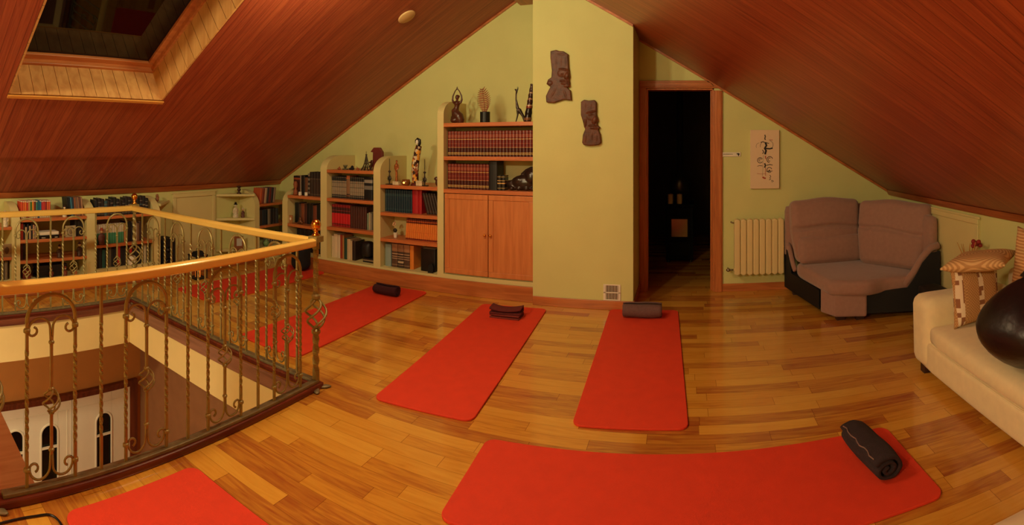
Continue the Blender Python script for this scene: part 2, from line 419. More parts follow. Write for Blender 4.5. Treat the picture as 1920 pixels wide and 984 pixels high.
struct(m_.build('reveal_sides', M_REV, sky))
m_ = MB(); quadslab(m_, sk(SKX0-0.012, SKY0, -0.008), sk(SKX0-0.012, SKY1, -0.008), sk(SKX0+0.012, SKY1, -0.008), sk(SKX0+0.012, SKY0, -0.008), 0.012)
struct(m_.build('reveal_edge_strip', wood('strip_pine', (216, 146, 64), (230, 164, 80), 'Y', 0.3), sky))
def sk_frame(name, inset, wd, d0, d1, m):
    mb = MB(); x0, x1, y0, y1 = SKX0+inset, SKX1-inset, SKY0+inset, SKY1-inset
    for (a0, a1, b0, b1) in ((x0, x0+wd, y0, y1), (x1-wd, x1, y0, y1), (x0+wd, x1-wd, y0, y0+wd), (x0+wd, x1-wd, y1-wd, y1)):
        P8 = [sk(a0,b0,d0), sk(a1,b0,d0), sk(a1,b1,d0), sk(a0,b1,d0), sk(a0,b0,d1), sk(a1,b0,d1), sk(a1,b1,d1), sk(a0,b1,d1)]
        v = [mb.bm.verts.new(p) for p in P8]
        for q in ((0,3,2,1),(4,5,6,7),(0,1,5,4),(1,2,6,5),(2,3,7,6),(3,0,4,7)): mb.bm.faces.new([v[i] for i in q])
    return struct(mb.build(name, m, sky, bevel=0.005))
sk_frame('window_frame', -0.01, 0.05, D-0.01, D+0.05, wood('window_pine', (176, 104, 56), (198, 126, 70), 'Y', 0.35))
sk_frame('window_sash', 0.035, 0.05, D+0.03, D+0.09, wood('window_pine', (0,0,0), (0,0,0)))
m_ = MB(); quadslab(m_, sk(SKX0, SKY0, D+0.06), sk(SKX0, SKY1, D+0.06), sk(SKX1, SKY1, D+0.06), sk(SKX1, SKY0, D+0.06), 0.006)
struct(m_.build('window_pane', mat('night_pane', (3, 4, 8), 0.03, 0, 0, spec=0.5), sky))
m_ = MB(); quadslab(m_, sk(SKX0-0.05, SKY0-0.05, D+0.10), sk(SKX0-0.05, SKY1+0.05, D+0.10), sk(SKX1+0.05, SKY1+0.05, D+0.10), sk(SKX1+0.05, SKY0-0.05, D+0.10), 0.02)
struct(m_.build('window_shutter', M_BLACKM, sky))

# round cover on the slope
n_ = nn; dsc = Vector((-2.379, 4.029, ceil_z(-2.379)))
m_ = MB(); m_.lathe([(0.072, 0.0), (0.084, -0.004), (0.086, -0.012), (0.078, -0.018), (0.0005, -0.019)], seg=32)
o = m_.build('ceiling_cover_disc', mat('disc_cream', (214, 178, 120), 0.5), smooth=True); o.location = dsc
o.rotation_euler = nn.to_track_quat('Z', 'Y').to_euler()
tag(o, 'round cream cover plate fixed to the sloping boarded ceiling', 'ceiling cover')

# ------------------------------------------------------------------ doorway and dark room behind
d1 = empty('door_1'); struct(d1)
cz = ceil_z(DX1)
def dpart(name, mb, m=M_TRIMZ): o = mb.build(name, m, d1, bevel=0.004); return struct(o)
dpart('left_casing', MB().box(-0.452, DX0+0.004, YG-0.022, YG, 0, 2.05).box(-0.440, -0.40, YG-0.028, YG-0.022, 0, 2.05))
m_ = MB(); m_.box(DX1-0.004, 0.384, YG-0.022, YG, 0, 2.025).box(0.315, 0.372, YG-0.03, YG-0.022, 0, 2.025); dpart('right_casing', m_)
m_ = MB(); m_.prism([(-0.452, 2.05), (0.34, 2.05), (0.24, 2.125), (-0.452, 2.125)], 'Y', YG-0.022, YG); m_.prism([(-0.452, 2.065), (0.30, 2.065), (0.26, 2.105), (-0.452, 2.105)], 'Y', YG-0.03, YG-0.022)
dpart('head_casing', m_, M_TRIM)
dpart('jamb_lining', MB().box(DX0, DX0+0.018, YG, YG+0.12, 0, DZ).box(DX1-0.018, DX1, YG, YG+0.12, 0, DZ).box(DX0, DX1, YG, YG+0.12, DZ-0.018, DZ).box(DX1-0.035, DX1-0.018, YG+0.03, YG+0.07, 0, DZ-0.018))
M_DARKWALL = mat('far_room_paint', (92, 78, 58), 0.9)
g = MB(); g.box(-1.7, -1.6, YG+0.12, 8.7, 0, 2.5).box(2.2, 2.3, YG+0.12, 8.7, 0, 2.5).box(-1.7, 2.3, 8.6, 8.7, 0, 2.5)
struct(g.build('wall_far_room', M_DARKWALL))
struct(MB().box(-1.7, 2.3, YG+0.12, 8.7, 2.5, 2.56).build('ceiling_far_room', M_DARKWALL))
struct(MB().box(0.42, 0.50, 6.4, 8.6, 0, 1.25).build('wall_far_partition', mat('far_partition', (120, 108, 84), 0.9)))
# stove
st = empty('pellet_stove', (-0.06, 6.75, 0)); tag(st, 'black free-standing stove with small glass front in the dark room', 'stove')
m_ = MB(); m_.box(-0.17, 0.17, -0.18, 0.18, 0.03, 0.70).box(-0.185, 0.185, -0.195, 0.195, 0.70, 0.735)
m_.build('stove_body', mat('stove_black', (9, 9, 10), 0.7, spec=0.15), st, bevel=0.008)
MB().box(-0.13, 0.13, -0.198, -0.18, 0.30, 0.58).box(-0.115, 0.115, -0.205, -0.198, 0.315, 0.565).build('fire_door', mat('stove_frame', (10, 10, 11), 0.6, 0.2, spec=0.2), st, bevel=0.004)
MB().box(-0.10, 0.10, -0.210, -0.205, 0.33, 0.55).build('glass_pane', mat('stove_glass', (120, 110, 90), 0.12, 0.6), st)
MB().box(-0.14, 0.14, -0.19, -0.18, 0.09, 0.26).build('ash_drawer', mat('stove_frame', (0,0,0)), st, bevel=0.004)
m_ = MB()
for x in (-0.14, 0.14):
    for y in (-0.15, 0.15): m_.lathe([(0.02, 0), (0.02, 0.03)], (x, y, 0), 10)
split_loose(m_.build('foot', M_BLACK, st))
m_ = MB(); m_.lathe([(0.06, 0.735), (0.06, 0.80), (0.12, 0.86), (0.13, 1.0), (0.07, 1.09), (0.045, 1.1), (0.045, 2.49)], (0, 0.09, 0), 20)
m_.build('flue_pipe', mat('flue_steel', (70, 66, 60), 0.35, 0.7), st, smooth=True)
for i, x in enumerate((-0.115, 0.0)):
    o = MB().lathe([(0.032, 0), (0.034, 0.004), (0.034, 0.12), (0.028, 0.125), (0.004, 0.122), (0.003, 0.135)], (0,0,0), 16).build('pillar_candle', mat('wax', (210, 186, 140), 0.5), smooth=True)
    o.location = (-0.06+x, 6.62, 0.7355); tag(o, ('left' if i == 0 else 'right')+' one of two pale pillar candles on the black stove', 'candle', 'pillar candles on the stove')

# ------------------------------------------------------------------ lower storey seen through the stair opening
LF = -3.1; M_OCH = mat('ochre_plaster', (196, 134, 62), 0.8, noise_amt=0.03); M_LBR = mat('brown_plaster', (150, 104, 66), 0.85)
struct(MB().box(-5.0, -4.9, -1.4, 2.95, LF, -0.34).build('wall_lower_left', M_OCH))
struct(MB().box(-4.9, -1.2, 2.85, 2.95, LF, -0.34).build('wall_lower_front', M_LBR))
struct(MB().box(-5.0, -1.2, -1.5, -1.4, LF, -0.34).build('wall_lower_back', M_OCH))
struct(MB().box(-1.3, -1.2, -1.4, 2.85, LF, -0.34).build('wall_lower_right', M_OCH))
struct(MB().box(-5.0, -1.2, -1.5, 2.95, LF-0.05, LF).build('floor_lower', M_FLOOR))
d2 = empty('door_2', (-4.895, 0, 0)); struct(d2)
M_WD = mat('white_lacquer', (236, 232, 208), 0.22, noise_amt=0.02)
M_DB = wood('dark_casing', (94, 44, 26), (120, 60, 34), 'Z', 0.35)
struct(MB().box(0, 0.035, 0.5, 2.70, -1.10, -1.03).box(0.035, 0.05, 0.5, 2.72, -1.05, -1.03).box(0, 0.04, 2.70, 2.79, LF, -1.03).build('door_frame', M_DB, d2, bevel=0.004))
def leaf(name, y0, y1, wins):
    mb = MB(); x0, x1 = 0.0, 0.03; zt, zb = -1.10, LF
    wz0, wz1, ra = -2.05, -1.39, 0.09
    ys = [y0]
    for c_ in wins: ys += [c_-ra, c_+ra]
    ys.append(y1)
    for k in range(0, len(ys), 2): mb.box(x0, x1, ys[k]+0.002, ys[k+1]-0.0, zb, zt)
    for c_ in wins:
        mb.box(x0, x1, c_-ra, c_+ra, zb, wz0)
        pts = [(c_-ra, zt), (c_-ra, wz1)] + [(c_-ra*math.cos(PI*i/14), wz1+ra*math.sin(PI*i/14)) for i in range(15)] + [(c_+ra, zt)]
        mb.prism([pts[0]]+pts[2:], 'X', x0, x1)
        # raised surround and crossbar
        rim = [(c_-ra*1.0, wz0)] + [(c_-ra*math.cos(PI*i/14), wz1+ra*math.sin(PI*i/14)) for i in range(15)] + [(c_+ra, wz0)]
        mb.tube([(x1+0.002, a, b) for a, b in rim], 0.011, 6)
        mb.box(x1-0.01, x1+0.008, c_-ra, c_+ra, -1.54, -1.52)
    # panel moulding lines
    for (a, b) in ((y0+0.05, y1-0.05),):
        mb.tube([(x1, a, -1.9), (x1, a, zt-0.09), (x1, b, zt-0.09), (x1, b, -1.9)], 0.006, 6)
    o = struct(mb.build(name, M_WD, d2))
    for c_ in wins:
        p = MB().box(0.006, 0.012, c_-ra+0.002, c_+ra-0.002, wz0, wz1+ra)
        struct(p.build('glass_pane', M_GLASSD, o))
leaf('door_leaf', 1.20, 2.03, (1.43, 1.79)); leaf('side_panel', 2.035, 2.70, (2.39,)); leaf('door_leaf', 0.5, 1.195, (0.85,))
o = MB().tube([(0.03, 1.97, -2.05), (0.07, 1.97, -2.05), (0.07, 1.90, -2.05)], 0.009, 8).tube([(0.028, 1.97, -2.12), (0.034, 1.97, -1.98)], 0.02, 8).build('door_handle', M_BRASS, d2)
# wooden stair string descending below the front rail
m_ = MB(); m_.prism([(0.20, -0.04), (0.76, -0.04), (0.97, -0.50), (1.27, -1.15), (1.55, -1.75), (1.30, -1.75), (0.20, -0.9)], 'X', -3.05, -3.0)
struct(m_.build('trim_6', wood('string_wood', (196, 128, 84), (214, 150, 104), 'Y', 0.4)))
# fascia boards and kerbs round the opening
M_FAS = wood('fascia_wood', (112, 72, 52), (150, 104, 80), 'X', 0.45, coarse=0.7)
M_FASY = wood('fascia_wood_along', (96, 50, 34), (124, 70, 46), 'Y', 0.45, coarse=0.7)
m_ = MB(); m_.box(HX0, HX1, HY1-0.02, HY1, -0.075, 0.02); struct(m_.build('trim_7', M_FAS, bevel=0.004))
struct(MB().box(HX0, HX0+0.02, HY0, HY1-0.02, -0.035, 0.02).build('trim_8', M_FASY, bevel=0.004))
struct(MB().box(HX1-0.02, HX1, HY0, HY1-0.02, -0.07, 0.02).build('trim_9', M_FASY, bevel=0.004))
KX, KY, KBX = -2.05, 2.40, -4.27
struct(MB().box(KX-0.035, KX+0.035, 0.44, KY+0.035, 0.0, 0.035).build('trim_10', M_KERB, bevel=0.008))
struct(MB().box(KBX-0.035, KX-0.035, KY-0.035, KY+0.035, 0.0, 0.035).build('trim_11', M_KERB, bevel=0.008))
struct(MB().box(KBX-0.035, KBX+0.035, 0.3, KY-0.035, 0.0, 0.035).build('trim_12', M_KERB, bevel=0.008))

# ------------------------------------------------------------------ iron stair railing
rail = empty('stair_railing', (KX, KY, 0)); tag(rail, 'wrought-iron railing with wooden handrail around the open stairwell', 'railing')
def world_parent(o, p, T):
    o.parent = p; o.matrix_parent_inverse = Matrix.Translation(-Vector(p.location)); return o
def line(p, q, n): return [tuple(p[k]+(q[k]-p[k])*i/n for k in range(3)) for i in range(n+1)]
def basket(mb, z0, z1, R, r, turns=0.55, nw=4):
    for k in range(nw):
        pts = []
        for i in range(15):
            t = i/14; a = 2*PI*(k/nw + turns*t); rad = 0.004+R*math.sin(PI*t)**0.8
            pts.append((rad*math.cos(a), rad*math.sin(a), z0+(z1-z0)*t))
        mb.tube(pts, r, 5)
def bead(mb, x, z, r=0.011): mb.ell((x, 0, z), (r, r, r*0.75), 10, 6)
def spiral(cx, cz, r0, r1, a0, turns, n=14):
    return [(cx+(r0+(r1-r0)*i/n)*math.cos(a0+2*PI*turns*i/n), 0, cz+(r0+(r1-r0)*i/n)*math.sin(a0+2*PI*turns*i/n)) for i in range(n+1)]
HW = 0.105
m_ = MB(); zs = 0.735
for sx in (-1, 1):
    m_.tube(line((sx*HW, 0, 0.052), (sx*HW, 0, 0.20), 2), 0.0085, 4)
    m_.tube(line((sx*HW, 0, 0.20), (sx*HW, 0, 0.62), 40), 0.009, 4, twist=3.0)
    m_.tube(line((sx*HW, 0, 0.62), (sx*HW, 0, zs), 2), 0.0085, 4)
m_.tube(arc(0, zs, HW, PI, 0, 18), 0.0085, 6)
ARCH = m_.build('arch_bar', M_IRON)
m_ = MB(); m_.tube(line((0, 0, 0.17), (0, 0, 0.345), 2), 0.008, 4); m_.tube(line((0, 0, 0.445), (0, 0, 0.665), 2), 0.008, 4)
for z in (0.345, 0.445, 0.19, 0.64): bead(m_, 0, z, 0.013)
CBARS = split_loose(m_.build('center_bar', M_IRON)); CBAR = CBARS[0]; CLAMPX = CBARS[1:]
m_ = MB(); basket(m_, 0.345, 0.445, 0.033, 0.0042); BASK = m_.build('basket', M_IRON, smooth=True)
m_ = MB()
for sx in (-1, 1):   # upper lyre: rises from the centre bar, curls over and scrolls in at the leg
    pts = [(0.002*sx, 0, 0.62)] + [(sx*(0.052-0.046*math.cos(a)), 0, 0.70+0.046*math.sin(a)) for a in [PI*i/12 for i in range(13)]]
    pts += [(sx*(0.080+0.018*math.cos(a)), 0, 0.694+0.018*math.sin(a)) for a in [-2*PI*0.7*i/9 for i in range(1, 10)]]
    m_.tube(pts, 0.0055, 5)
m_.build
TOPS = m_.build('top_scroll', M_IRON, smooth=True)
m_ = MB()
for sx in (-1, 1):
    pts = [(0.002*sx, 0, 0.20)] + [(sx*(0.050-0.044*math.cos(a)), 0, 0.125-0.05*math.sin(a)) for a in [PI*i/12 for i in range(13)]]
    pts += [(sx*(0.076+0.018*math.cos(a)), 0, 0.127+0.018*math.sin(a)) for a in [2*PI*0.7*i/9 for i in range(1, 10)]]
    m_.tube(pts, 0.0055, 5)
BOTS = m_.build('bottom_scroll', M_IRON, smooth=True)
m_ = MB()
for sx in (-1, 1):
    for z in (0.70, 0.125): m_.lathe([(0.011, -0.009), (0.015, -0.005), (0.015, 0.005), (0.011, 0.009)], (sx*HW, 0, z), 8)
CLAMPS = split_loose(m_.build('collar', M_IRON, smooth=True))
m_ = MB(); m_.tube(line((0,0,0.052),(0,0,0.20),2), 0.0085, 4); m_.tube(line((0,0,0.20),(0,0,0.70),40), 0.009, 4, twist=3.5); m_.tube(line((0,0,0.70),(0,0,0.858),2), 0.0085, 4)
BAL = m_.build('baluster', M_IRON)
first = [True, True]
def put_arch(x, y, rz, s):
    if first[0]: a = ARCH; kids = [CBAR, BASK, TOPS, BOTS]+CLAMPS+CLAMPX; first[0] = False
    else:
        a = ARCH.copy(); COL.objects.link(a); kids = []
        for k in (CBAR, BASK, TOPS, BOTS, *CLAMPS, *CLAMPX):
            c_ = k.copy(); COL.objects.link(c_); kids.append(c_)
    a.parent = rail; a.location = (x-KX, y-KY, 0); a.rotation_euler = (0, 0, rz); a.scale = (s, 1, 1)
    for k in kids: k.parent = a; k.location = (0, 0, 0)
def put_bal(x, y, rz):
    if first[1]: a = BAL; first[1] = False
    else: a = BAL.copy(); COL.objects.link(a)
    a.parent = rail; a.location = (x-KX, y-KY, 0); a.rotation_euler = (0, 0, rz)
for k in range(4):
    put_arch(KX, 0.763+0.463*k, PI/2, 1.03)
    if k < 3: put_bal(KX, 0.995+0.463*k, PI/2)
for k in range(5):
    put_arch(-3.90+0.377*k, KY, 0, 0.84); put_bal(-3.90+0.377*k-0.188, KY, 0)
put_bal(-2.205, KY, 0)
for k in range(-1, 3):
    put_arch(KBX, 1.363+0.436*k, PI/2, 0.97); put_bal(KBX, 1.582+0.436*(k-1), PI/2)
# newel posts
def newel(x, y):
    m_ = MB(); m_.tube(line((0,0,0.02),(0,0,0.10),2), 0.021, 4); m_.tube(line((0,0,0.10),(0,0,0.33),24), 0.021, 4, twist=0.9)
    m_.lathe([(0.02, 0.325), (0.028, 0.335), (0.028, 0.350), (0.016, 0.36)], seg=12)
    lo_ = m_; m_ = MB()
    m_.lathe([(0.014, 0.53), (0.026, 0.545), (0.026, 0.56), (0.018, 0.57)], seg=12)
    m_.tube(line((0,0,0.56),(0,0,0.84),28), 0.018, 4, twist=1.1); m_.tube(line((0,0,0.84),(0,0,0.905),2), 0.022, 4)
    m_.box(-0.033, 0.033, -0.033, 0.033, 0.885, 0.92)
    o = lo_.build('newel_post', M_IRON, rail); o.location = (x-KX, y-KY, 0); m_.build('upper_shaft', M_IRON, o)
    m_ = MB(); basket(m_, 0.355, 0.545, 0.062, 0.0075, 0.6); m_.build('basket', M_IRON, o, smooth=True)
    m_ = MB(); m_.lathe([(0.022, 0.92), (0.026, 0.928), (0.014, 0.938), (0.012, 0.95), (0.020, 0.956), (0.012, 0.964)], seg=16); m_.ell((0, 0, 0.990), (0.031, 0.031, 0.031), 20, 12)
    m_.build('ball_finial', M_BRASS, o, smooth=True)
    m_ = MB()
    for a in range(4):
        ang = a*PI/2+PI/4
        m_.ell((0.05*math.cos(ang), 0.05*math.sin(ang), 0.008), (0.045, 0.020, 0.008), 12, 6, Euler((0, 0, ang)))
    m_.build('leaf_foot', M_IRONB, o, smooth=True)
newel(KX, KY+0.0); newel(KX, 0.49); newel(KBX, KY+0.02)
# handrails: rounded section swept
def rail_bar(p, q, axis):
    L_ = math.dist(p, q); sec = [(0.033*math.cos(a)*(1.0), 0.028*math.sin(a)) for a in [2*PI*i/20 for i in range(20)]]
    sec = [(max(-0.031, min(0.031, u*1.15)), max(-0.022, v)) for u, v in sec]
    m_ = MB()
    m_.prism([(u+(p[0] if axis == 'Y' else p[1]), v+0.882) for u, v in sec], axis, p[1] if axis == 'Y' else p[0], q[1] if axis == 'Y' else q[0])
    o = m_.build('handrail', M_RAILY if axis == 'Y' else M_RAIL, smooth=False, bevel=0.003); world_parent(o, rail, None); o.location = (0,0,0)
    o.matrix_parent_inverse = Matrix(); o.data.transform(Matrix.Translation((-KX, -KY, 0)))
M_RAILY = wood('handrail_wood_along', (232, 192, 96), (240, 204, 110), 'Y', 0.2, coat=0.5)
rail_bar((KX, -1.2), (KX, KY-0.03), 'Y'); rail_bar((KBX+0.03, KY), (KX-0.03, KY), 'X'); rail_bar((KBX, -0.2), (KBX, KY-0.01), 'Y')
def flatbar(x0, x1, y0, y1):
    MB().box(x0-KX, x1-KX, y0-KY, y1-KY, 0.035, 0.052).build('base_bar', M_IRONB, rail, bevel=0.003)
flatbar(KX-0.02, KX+0.02, 0.55, KY); flatbar(KBX, KX-0.02, KY-0.02, KY+0.02); flatbar(KBX-0.02, KBX+0.02, 0.3, KY-0.02)

# ------------------------------------------------------------------ built-in bookcases on the gable wall
BF, BB = 4.69, 4.98
def divider(x0, x1, ztop, ext, y0=BF, y1=YG-0.002):
    """upright whose top front corner is a quarter round; ext=depth of the curve"""
    pts = [(y0, 0.0), (y1, 0.0), (y1, ztop)]
    h = ext*0.62
    for i in range(13):
        a = PI/2*i/12; pts.append((y0+ext-ext*math.sin(a), ztop-h+h*math.cos(a)))
    return pts
def bay(name, x0, x1, dx, boards, ztop_div, label, back_top, div_side='left', lastdiv=False):
    t = empty(name, ((x0+x1)/2, BF, 0)); cx = (x0+x1)/2
    def loc(mb, nm, m, **k): o = mb.build(nm, m, t, **k); o.data.transform(Matrix.Translation((-cx, -BF, 0))); return o
    ex = dx[1]-dx[0]
    loc(MB().prism(divider(0, 0, ztop_div, 0.26), 'X', dx[0], dx[1]), 'side_upright', M_PLASTER)
    loc(MB().box(x0, x1, BB, YG-0.002, 0, back_top-0.036).box(x0, x1, BF+0.02, BB, 0.0, 0.165), 'carcass', M_PLASTER)
    loc(MB().box(x0, x1, BF, BF+0.02, 0.0, 0.165), 'plinth', M_PLASTER)
    for i, z in enumerate(boards):
        d = YG-0.003 if i == len(boards)-1 and z >= back_top-0.01 else BB
        loc(MB().box(x0+0.001, x1-0.001, BF-0.004, d, z-0.035, z), 'shelf', M_SHELF, bevel=0.003)
    return tag(t, label, 'bookcase', 'built-in bookcases on the gable wall')
bay('built_in_bookcase', -4.47, -3.935, (-4.56, -4.47), (0.51, 0.862), 0.93, 'lowest built-in bookcase bay on the gable wall, in the corner', 0.862)
bay('built_in_bookcase', -3.84, -3.185, (-3.935, -3.84), (0.532, 0.865, 1.195), 1.355, 'cream built-in bookcase bay topped by the small tower model', 1.195)
bay('built_in_bookcase', -3.095, -2.405, (-3.185, -3.095), (0.478, 0.756, 1.05), 1.355, 'cream built-in bookcase bay topped by the tall mosaic figure', 1.05)
# tall one with doors
tb = empty('tall_bookcase', (-1.86, BF, 0)); tag(tb, 'tall bookcase with two wooden doors under rows of burgundy volumes', 'bookcase', 'built-in bookcases on the gable wall')
def tloc(mb, nm, m, par=None, **k): o = mb.build(nm, m, par or tb, **k); o.data.transform(Matrix.Translation((1.86, -BF, 0))); return o
tloc(MB().prism(divider(0, 0, 1.93, 0.24), 'X', -2.405, -2.335), 'side_upright', M_PLASTER)
tloc(MB().box(-2.335, CB0-0.001, BB, YG-0.002, 0, 1.655).box(-2.335, CB0-0.001, BF+0.02, BB, 0, 0.19), 'carcass', M_PLASTER)
tloc(MB().box(-2.335, CB0-0.001, BF, BF+0.02, 0, 0.185), 'plinth', M_PLASTER)
for z, d in ((1.036, BB), (1.364, BB), (1.697, YG-0.003)):
    tloc(MB().box(-2.334, CB0-0.002, BF-0.006, d, z-0.038, z), 'shelf', M_SHELF, bevel=0.003)
for i, (a, b) in enumerate(((-2.318, -1.853), (-1.847, -1.392))):
    m_ = MB(); m_.box(a, b, BF-0.004, BF+0.014, 0.20, 0.992)
    o = tloc(m_, 'door', M_DOORW, bevel=0.003)
    fr = 0.05; m_ = MB()
    for q in ((a, b, 0.20, 0.20+fr), (a, b, 0.992-fr, 0.992), (a, a+fr, 0.20+fr, 0.992-fr), (b-fr, b, 0.20+fr, 0.992-fr)):
        m_.box(q[0], q[1], BF-0.012, BF-0.004, q[2], q[3])
    f_ = m_.build('door_frame', M_DOORW, o, bevel=0.004); f_.data.transform(Matrix.Translation((1.86, -BF, 0)))
    kx = b-0.026 if i == 0 else a+0.026
    k_ = MB().lathe([(0.004, 0), (0.004, -0.014), (0.012, -0.020), (0.013, -0.027), (0.006, -0.032)], (kx, BF-0.012, 0.605), 12, 'Y').build('knob', M_BRASS, o, smooth=True)
    k_.data.transform(Matrix.Translation((1.86, -BF, 0)))

# ------------------------------------------------------------------ built-in bookcases on the left knee wall
LX = -4.86
def lbay(y0, y1, dy, boards, label, zt=0.9, name='built_in_bookcase', floorz=0.16, ext=0.24):
    t = empty(name, (LX, (y0+y1)/2, 0)); cy = (y0+y1)/2
    def loc(mb, nm, m, **k): o = mb.build(nm, m, t, **k); o.data.transform(Matrix.Translation((-LX, -cy, 0))); return o
    for d in dy:
        h = 0.20; pts = [(LX, 0), (XL+0.002, 0), (XL+0.002, zt)]
        for i in range(13):
            a = PI/2*i/12; pts.append((LX-ext+ext*math.sin(a), zt-h+h*math.cos(a)))
        loc(MB().prism(pts, 'Y', d[0], d[1]), 'side_upright', M_PLASTER)
    loc(MB().box(XL+0.002, LX-0.0, y0, y1, 0, floorz), 'plinth', M_PLASTER)
    for z in boards: loc(MB().box(XL+0.003, LX+0.004, y0+0.001, y1-0.001, z-0.03, z), 'shelf', M_SHELFY, bevel=0.003)
    return tag(t, label, 'bookcase', 'built-in bookcases on the knee wall')
lbay(0.70, 1.40, ((1.40, 1.485),), (0.39, 0.683), 'knee-wall bookcase bay cut by the edge, holding a framed picture')
lbay(1.485, 2.195, ((2.195, 2.295),), (0.345, 0.545, 0.752), 'knee-wall bookcase bay with the row of colourful comics')
lbay(2.295, 3.0, ((3.0, 3.085),), (0.44, 0.735), 'knee-wall bookcase bay with green and white volumes', floorz=0.19)
lbay(4.58, 5.2, ((4.50, 4.58),), (0.44, 0.72), 'narrow knee-wall bookcase bay in the room corner')
# corner niche shelves
def tri(name, pts, z, label):
    o = MB().prism(pts, 'Z', z-0.03, z).build(name, M_PLASTER, bevel=0.004); tag(o, label, 'shelf', 'triangular plaster shelves')
tri('triangular_shelf', [(XL+0.002, 4.10), (LX, 4.495), (XL+0.002, 4.495)], 0.86, 'upper cream triangular shelf carrying the dark hatted bust')
tri('triangular_shelf', [(XL+0.002, 4.10), (LX, 4.495), (XL+0.002, 4.495)], 0.555, 'lower cream triangular shelf carrying two painted figurines')
tri('triangular_shelf', [(XL+0.002, 3.09), (LX, 3.09), (XL+0.002, 3.40)], 0.83, 'cream triangular shelf beside the green and white volumes')
tri('triangular_shelf', [(XL+0.002, 4.10), (LX, 4.495), (XL+0.002, 4.495)], 0.16, 'low cream triangular shelf holding a framed card')
def panel(name, x, y0, y1, z0, z1, s):
    p = empty(name); struct(p)
    struct(MB().box(min(x, x+s*0.012), max(x, x+s*0.012), y0, y1, z0, z1).build('door_panel', M_PLASTER, p, bevel=0.003))
    m_ = MB(); fr = 0.045
    for q in ((y0-0.02, y1+0.02, z1, z1+0.02), (y0, y1, z1-fr, z1), (y0, y0+fr, z0, z1-fr), (y1-fr, y1, z0, z1-fr)):
        m_.box(min(x+s*0.012, x+s*0.026), max(x+s*0.012, x+s*0.026), *q)
    struct(m_.build('door_frame', M_PLASTER, p, bevel=0.006))
    return p
panel('door_3', XL, 3.44, 4.08, 0.1, 0.895, 1)
panel('door_4', XR, 3.43, 4.28, 0.1, 0.895, -1)

# ------------------------------------------------------------------ books
ORD = 'first second third fourth fifth sixth seventh eighth ninth tenth eleventh twelfth thirteenth fourteenth fifteenth sixteenth seventeenth eighteenth nineteenth twentieth'.split()
BOOKM = {}
def book_mesh(t, h, d, m):
    key = (round(t, 4), round(h, 3), round(d, 3), m.name)
    if key in BOOKM: return BOOKM[key]
    mb = MB(); c = min(0.003, t*0.12)
    # rounded spine + boards
    sp = [(c, 0.006), (0, 0.006)]
    n = 6; pts = [(t/2 - (t/2)*math.cos(PI*i/n), 0.006-0.006*math.sin(PI*i/n)) for i in range(n+1)]
    pts += [(t, d), (t-c, d), (t-c, 0.010), (c, 0.010), (c, d), (0, d)]
    mb.prism(pts, 'Z', 0, h)
    mb.mi = 1; mb.box(c, t-c, 0.010, d-0.006, 0.004, h-0.004)
    bmesh.ops.recalc_face_normals(mb.bm, faces=mb.bm.faces[:])
    me = bpy.data.meshes.new('book'); mb.bm.to_mesh(me); mb.bm.free(); me.materials.append(m); me.materials.append(M_PAGE)
    BOOKM[key] = me; return me
class Row:
    def __init__(s, side, start, z, front):
        s.side, s.p, s.z, s.front = side, start, z, front
    def gap(s, g): s.p += g; return s
    def put(s, t, h, d, m, label, group, lean=0.0, name='book', cat='book', sink=0.0):
        o = bpy.data.objects.new(name, book_mesh(t-0.0012, h, d, m)); COL.objects.link(o)
        dp = sink; s_z = s.z; s.z = s.z + (t*math.sin(lean) if lean > 0 else 0.0)
        if s.side == 'F': o.location = (s.p, s.front+dp, s.z+0.0005); o.rotation_euler = (0, lean, 0)
        else: o.location = (s.front-dp, s.p, s.z+0.0005); o.rotation_euler = (0, 0, PI/2)
        if s.side == 'L' and lean:
            o.rotation_euler = (Euler((0, 0, PI/2)).to_matrix() @ Euler((0, lean, 0)).to_matrix()).to_euler()
        if lean > 0: pass
        s.z = s_z; tag(o, label, cat, group); s.p += t/max(0.6, math.cos(lean)); return o
BUR, MAR, GOLD = (112, 30, 26), (70, 20, 18), (206, 168, 96)
m_ency = banded('burgundy_gilt', [(0, MAR), (0.07, GOLD), (0.09, MAR), (0.12, GOLD), (0.15, MAR), (0.34, (196,140,90)), (0.36, BUR), (0.50, (170,90,60)), (0.515, BUR), (0.66, GOLD), (0.68, BUR), (0.74, (150,74,52)), (0.86, BUR), (0.93, (160,92,66)), (0.95, BUR)], 0.35)
R = Row('F', -2.322, 1.364, 4.755)
for i in range(27): R.put(0.0342, 0.252+random.uniform(-.002,.002), 0.18, m_ency, 'burgundy and gilt encyclopedia volume in the full upper row of the tall bookcase', 'burgundy volumes in the full upper row', sink=random.uniform(0,.003), name='encyclopedia_volume')
R = Row('F', -2.322, 1.036, 4.755)
for i in range(13): R.put(0.0345, 0.252, 0.18, m_ency, 'burgundy and gilt encyclopedia volume in the half row above the cabinet doors', 'burgundy volumes in the half row', sink=random.uniform(0,.003), name='encyclopedia_volume')
R.put(0.088, 0.285, 0.19, mat('book_black', (14, 12, 14), 0.5), 'thick black binder at the end of the lower burgundy row', None, name='binder', cat='binder')
m_sm = banded('small_black_gilt', [(0, (24,16,14)), (0.12, GOLD), (0.15, (24,16,14)), (0.42, GOLD), (0.5, (24,16,14)), (0.62, GOLD), (0.66, (24,16,14)), (0.88, GOLD), (0.91, (24,16,14))], 0.4)
R.put(0.040, 0.145, 0.11, m_sm, 'small black gilt book against the thick black binder', 'small black books'); R.put(0.040, 0.145, 0.11, m_sm, 'small black gilt book next to the carved animal', 'small black books')
def plain(c): return mat('book_%d_%d_%d' % c, c, 0.5, noise_amt=0.05)
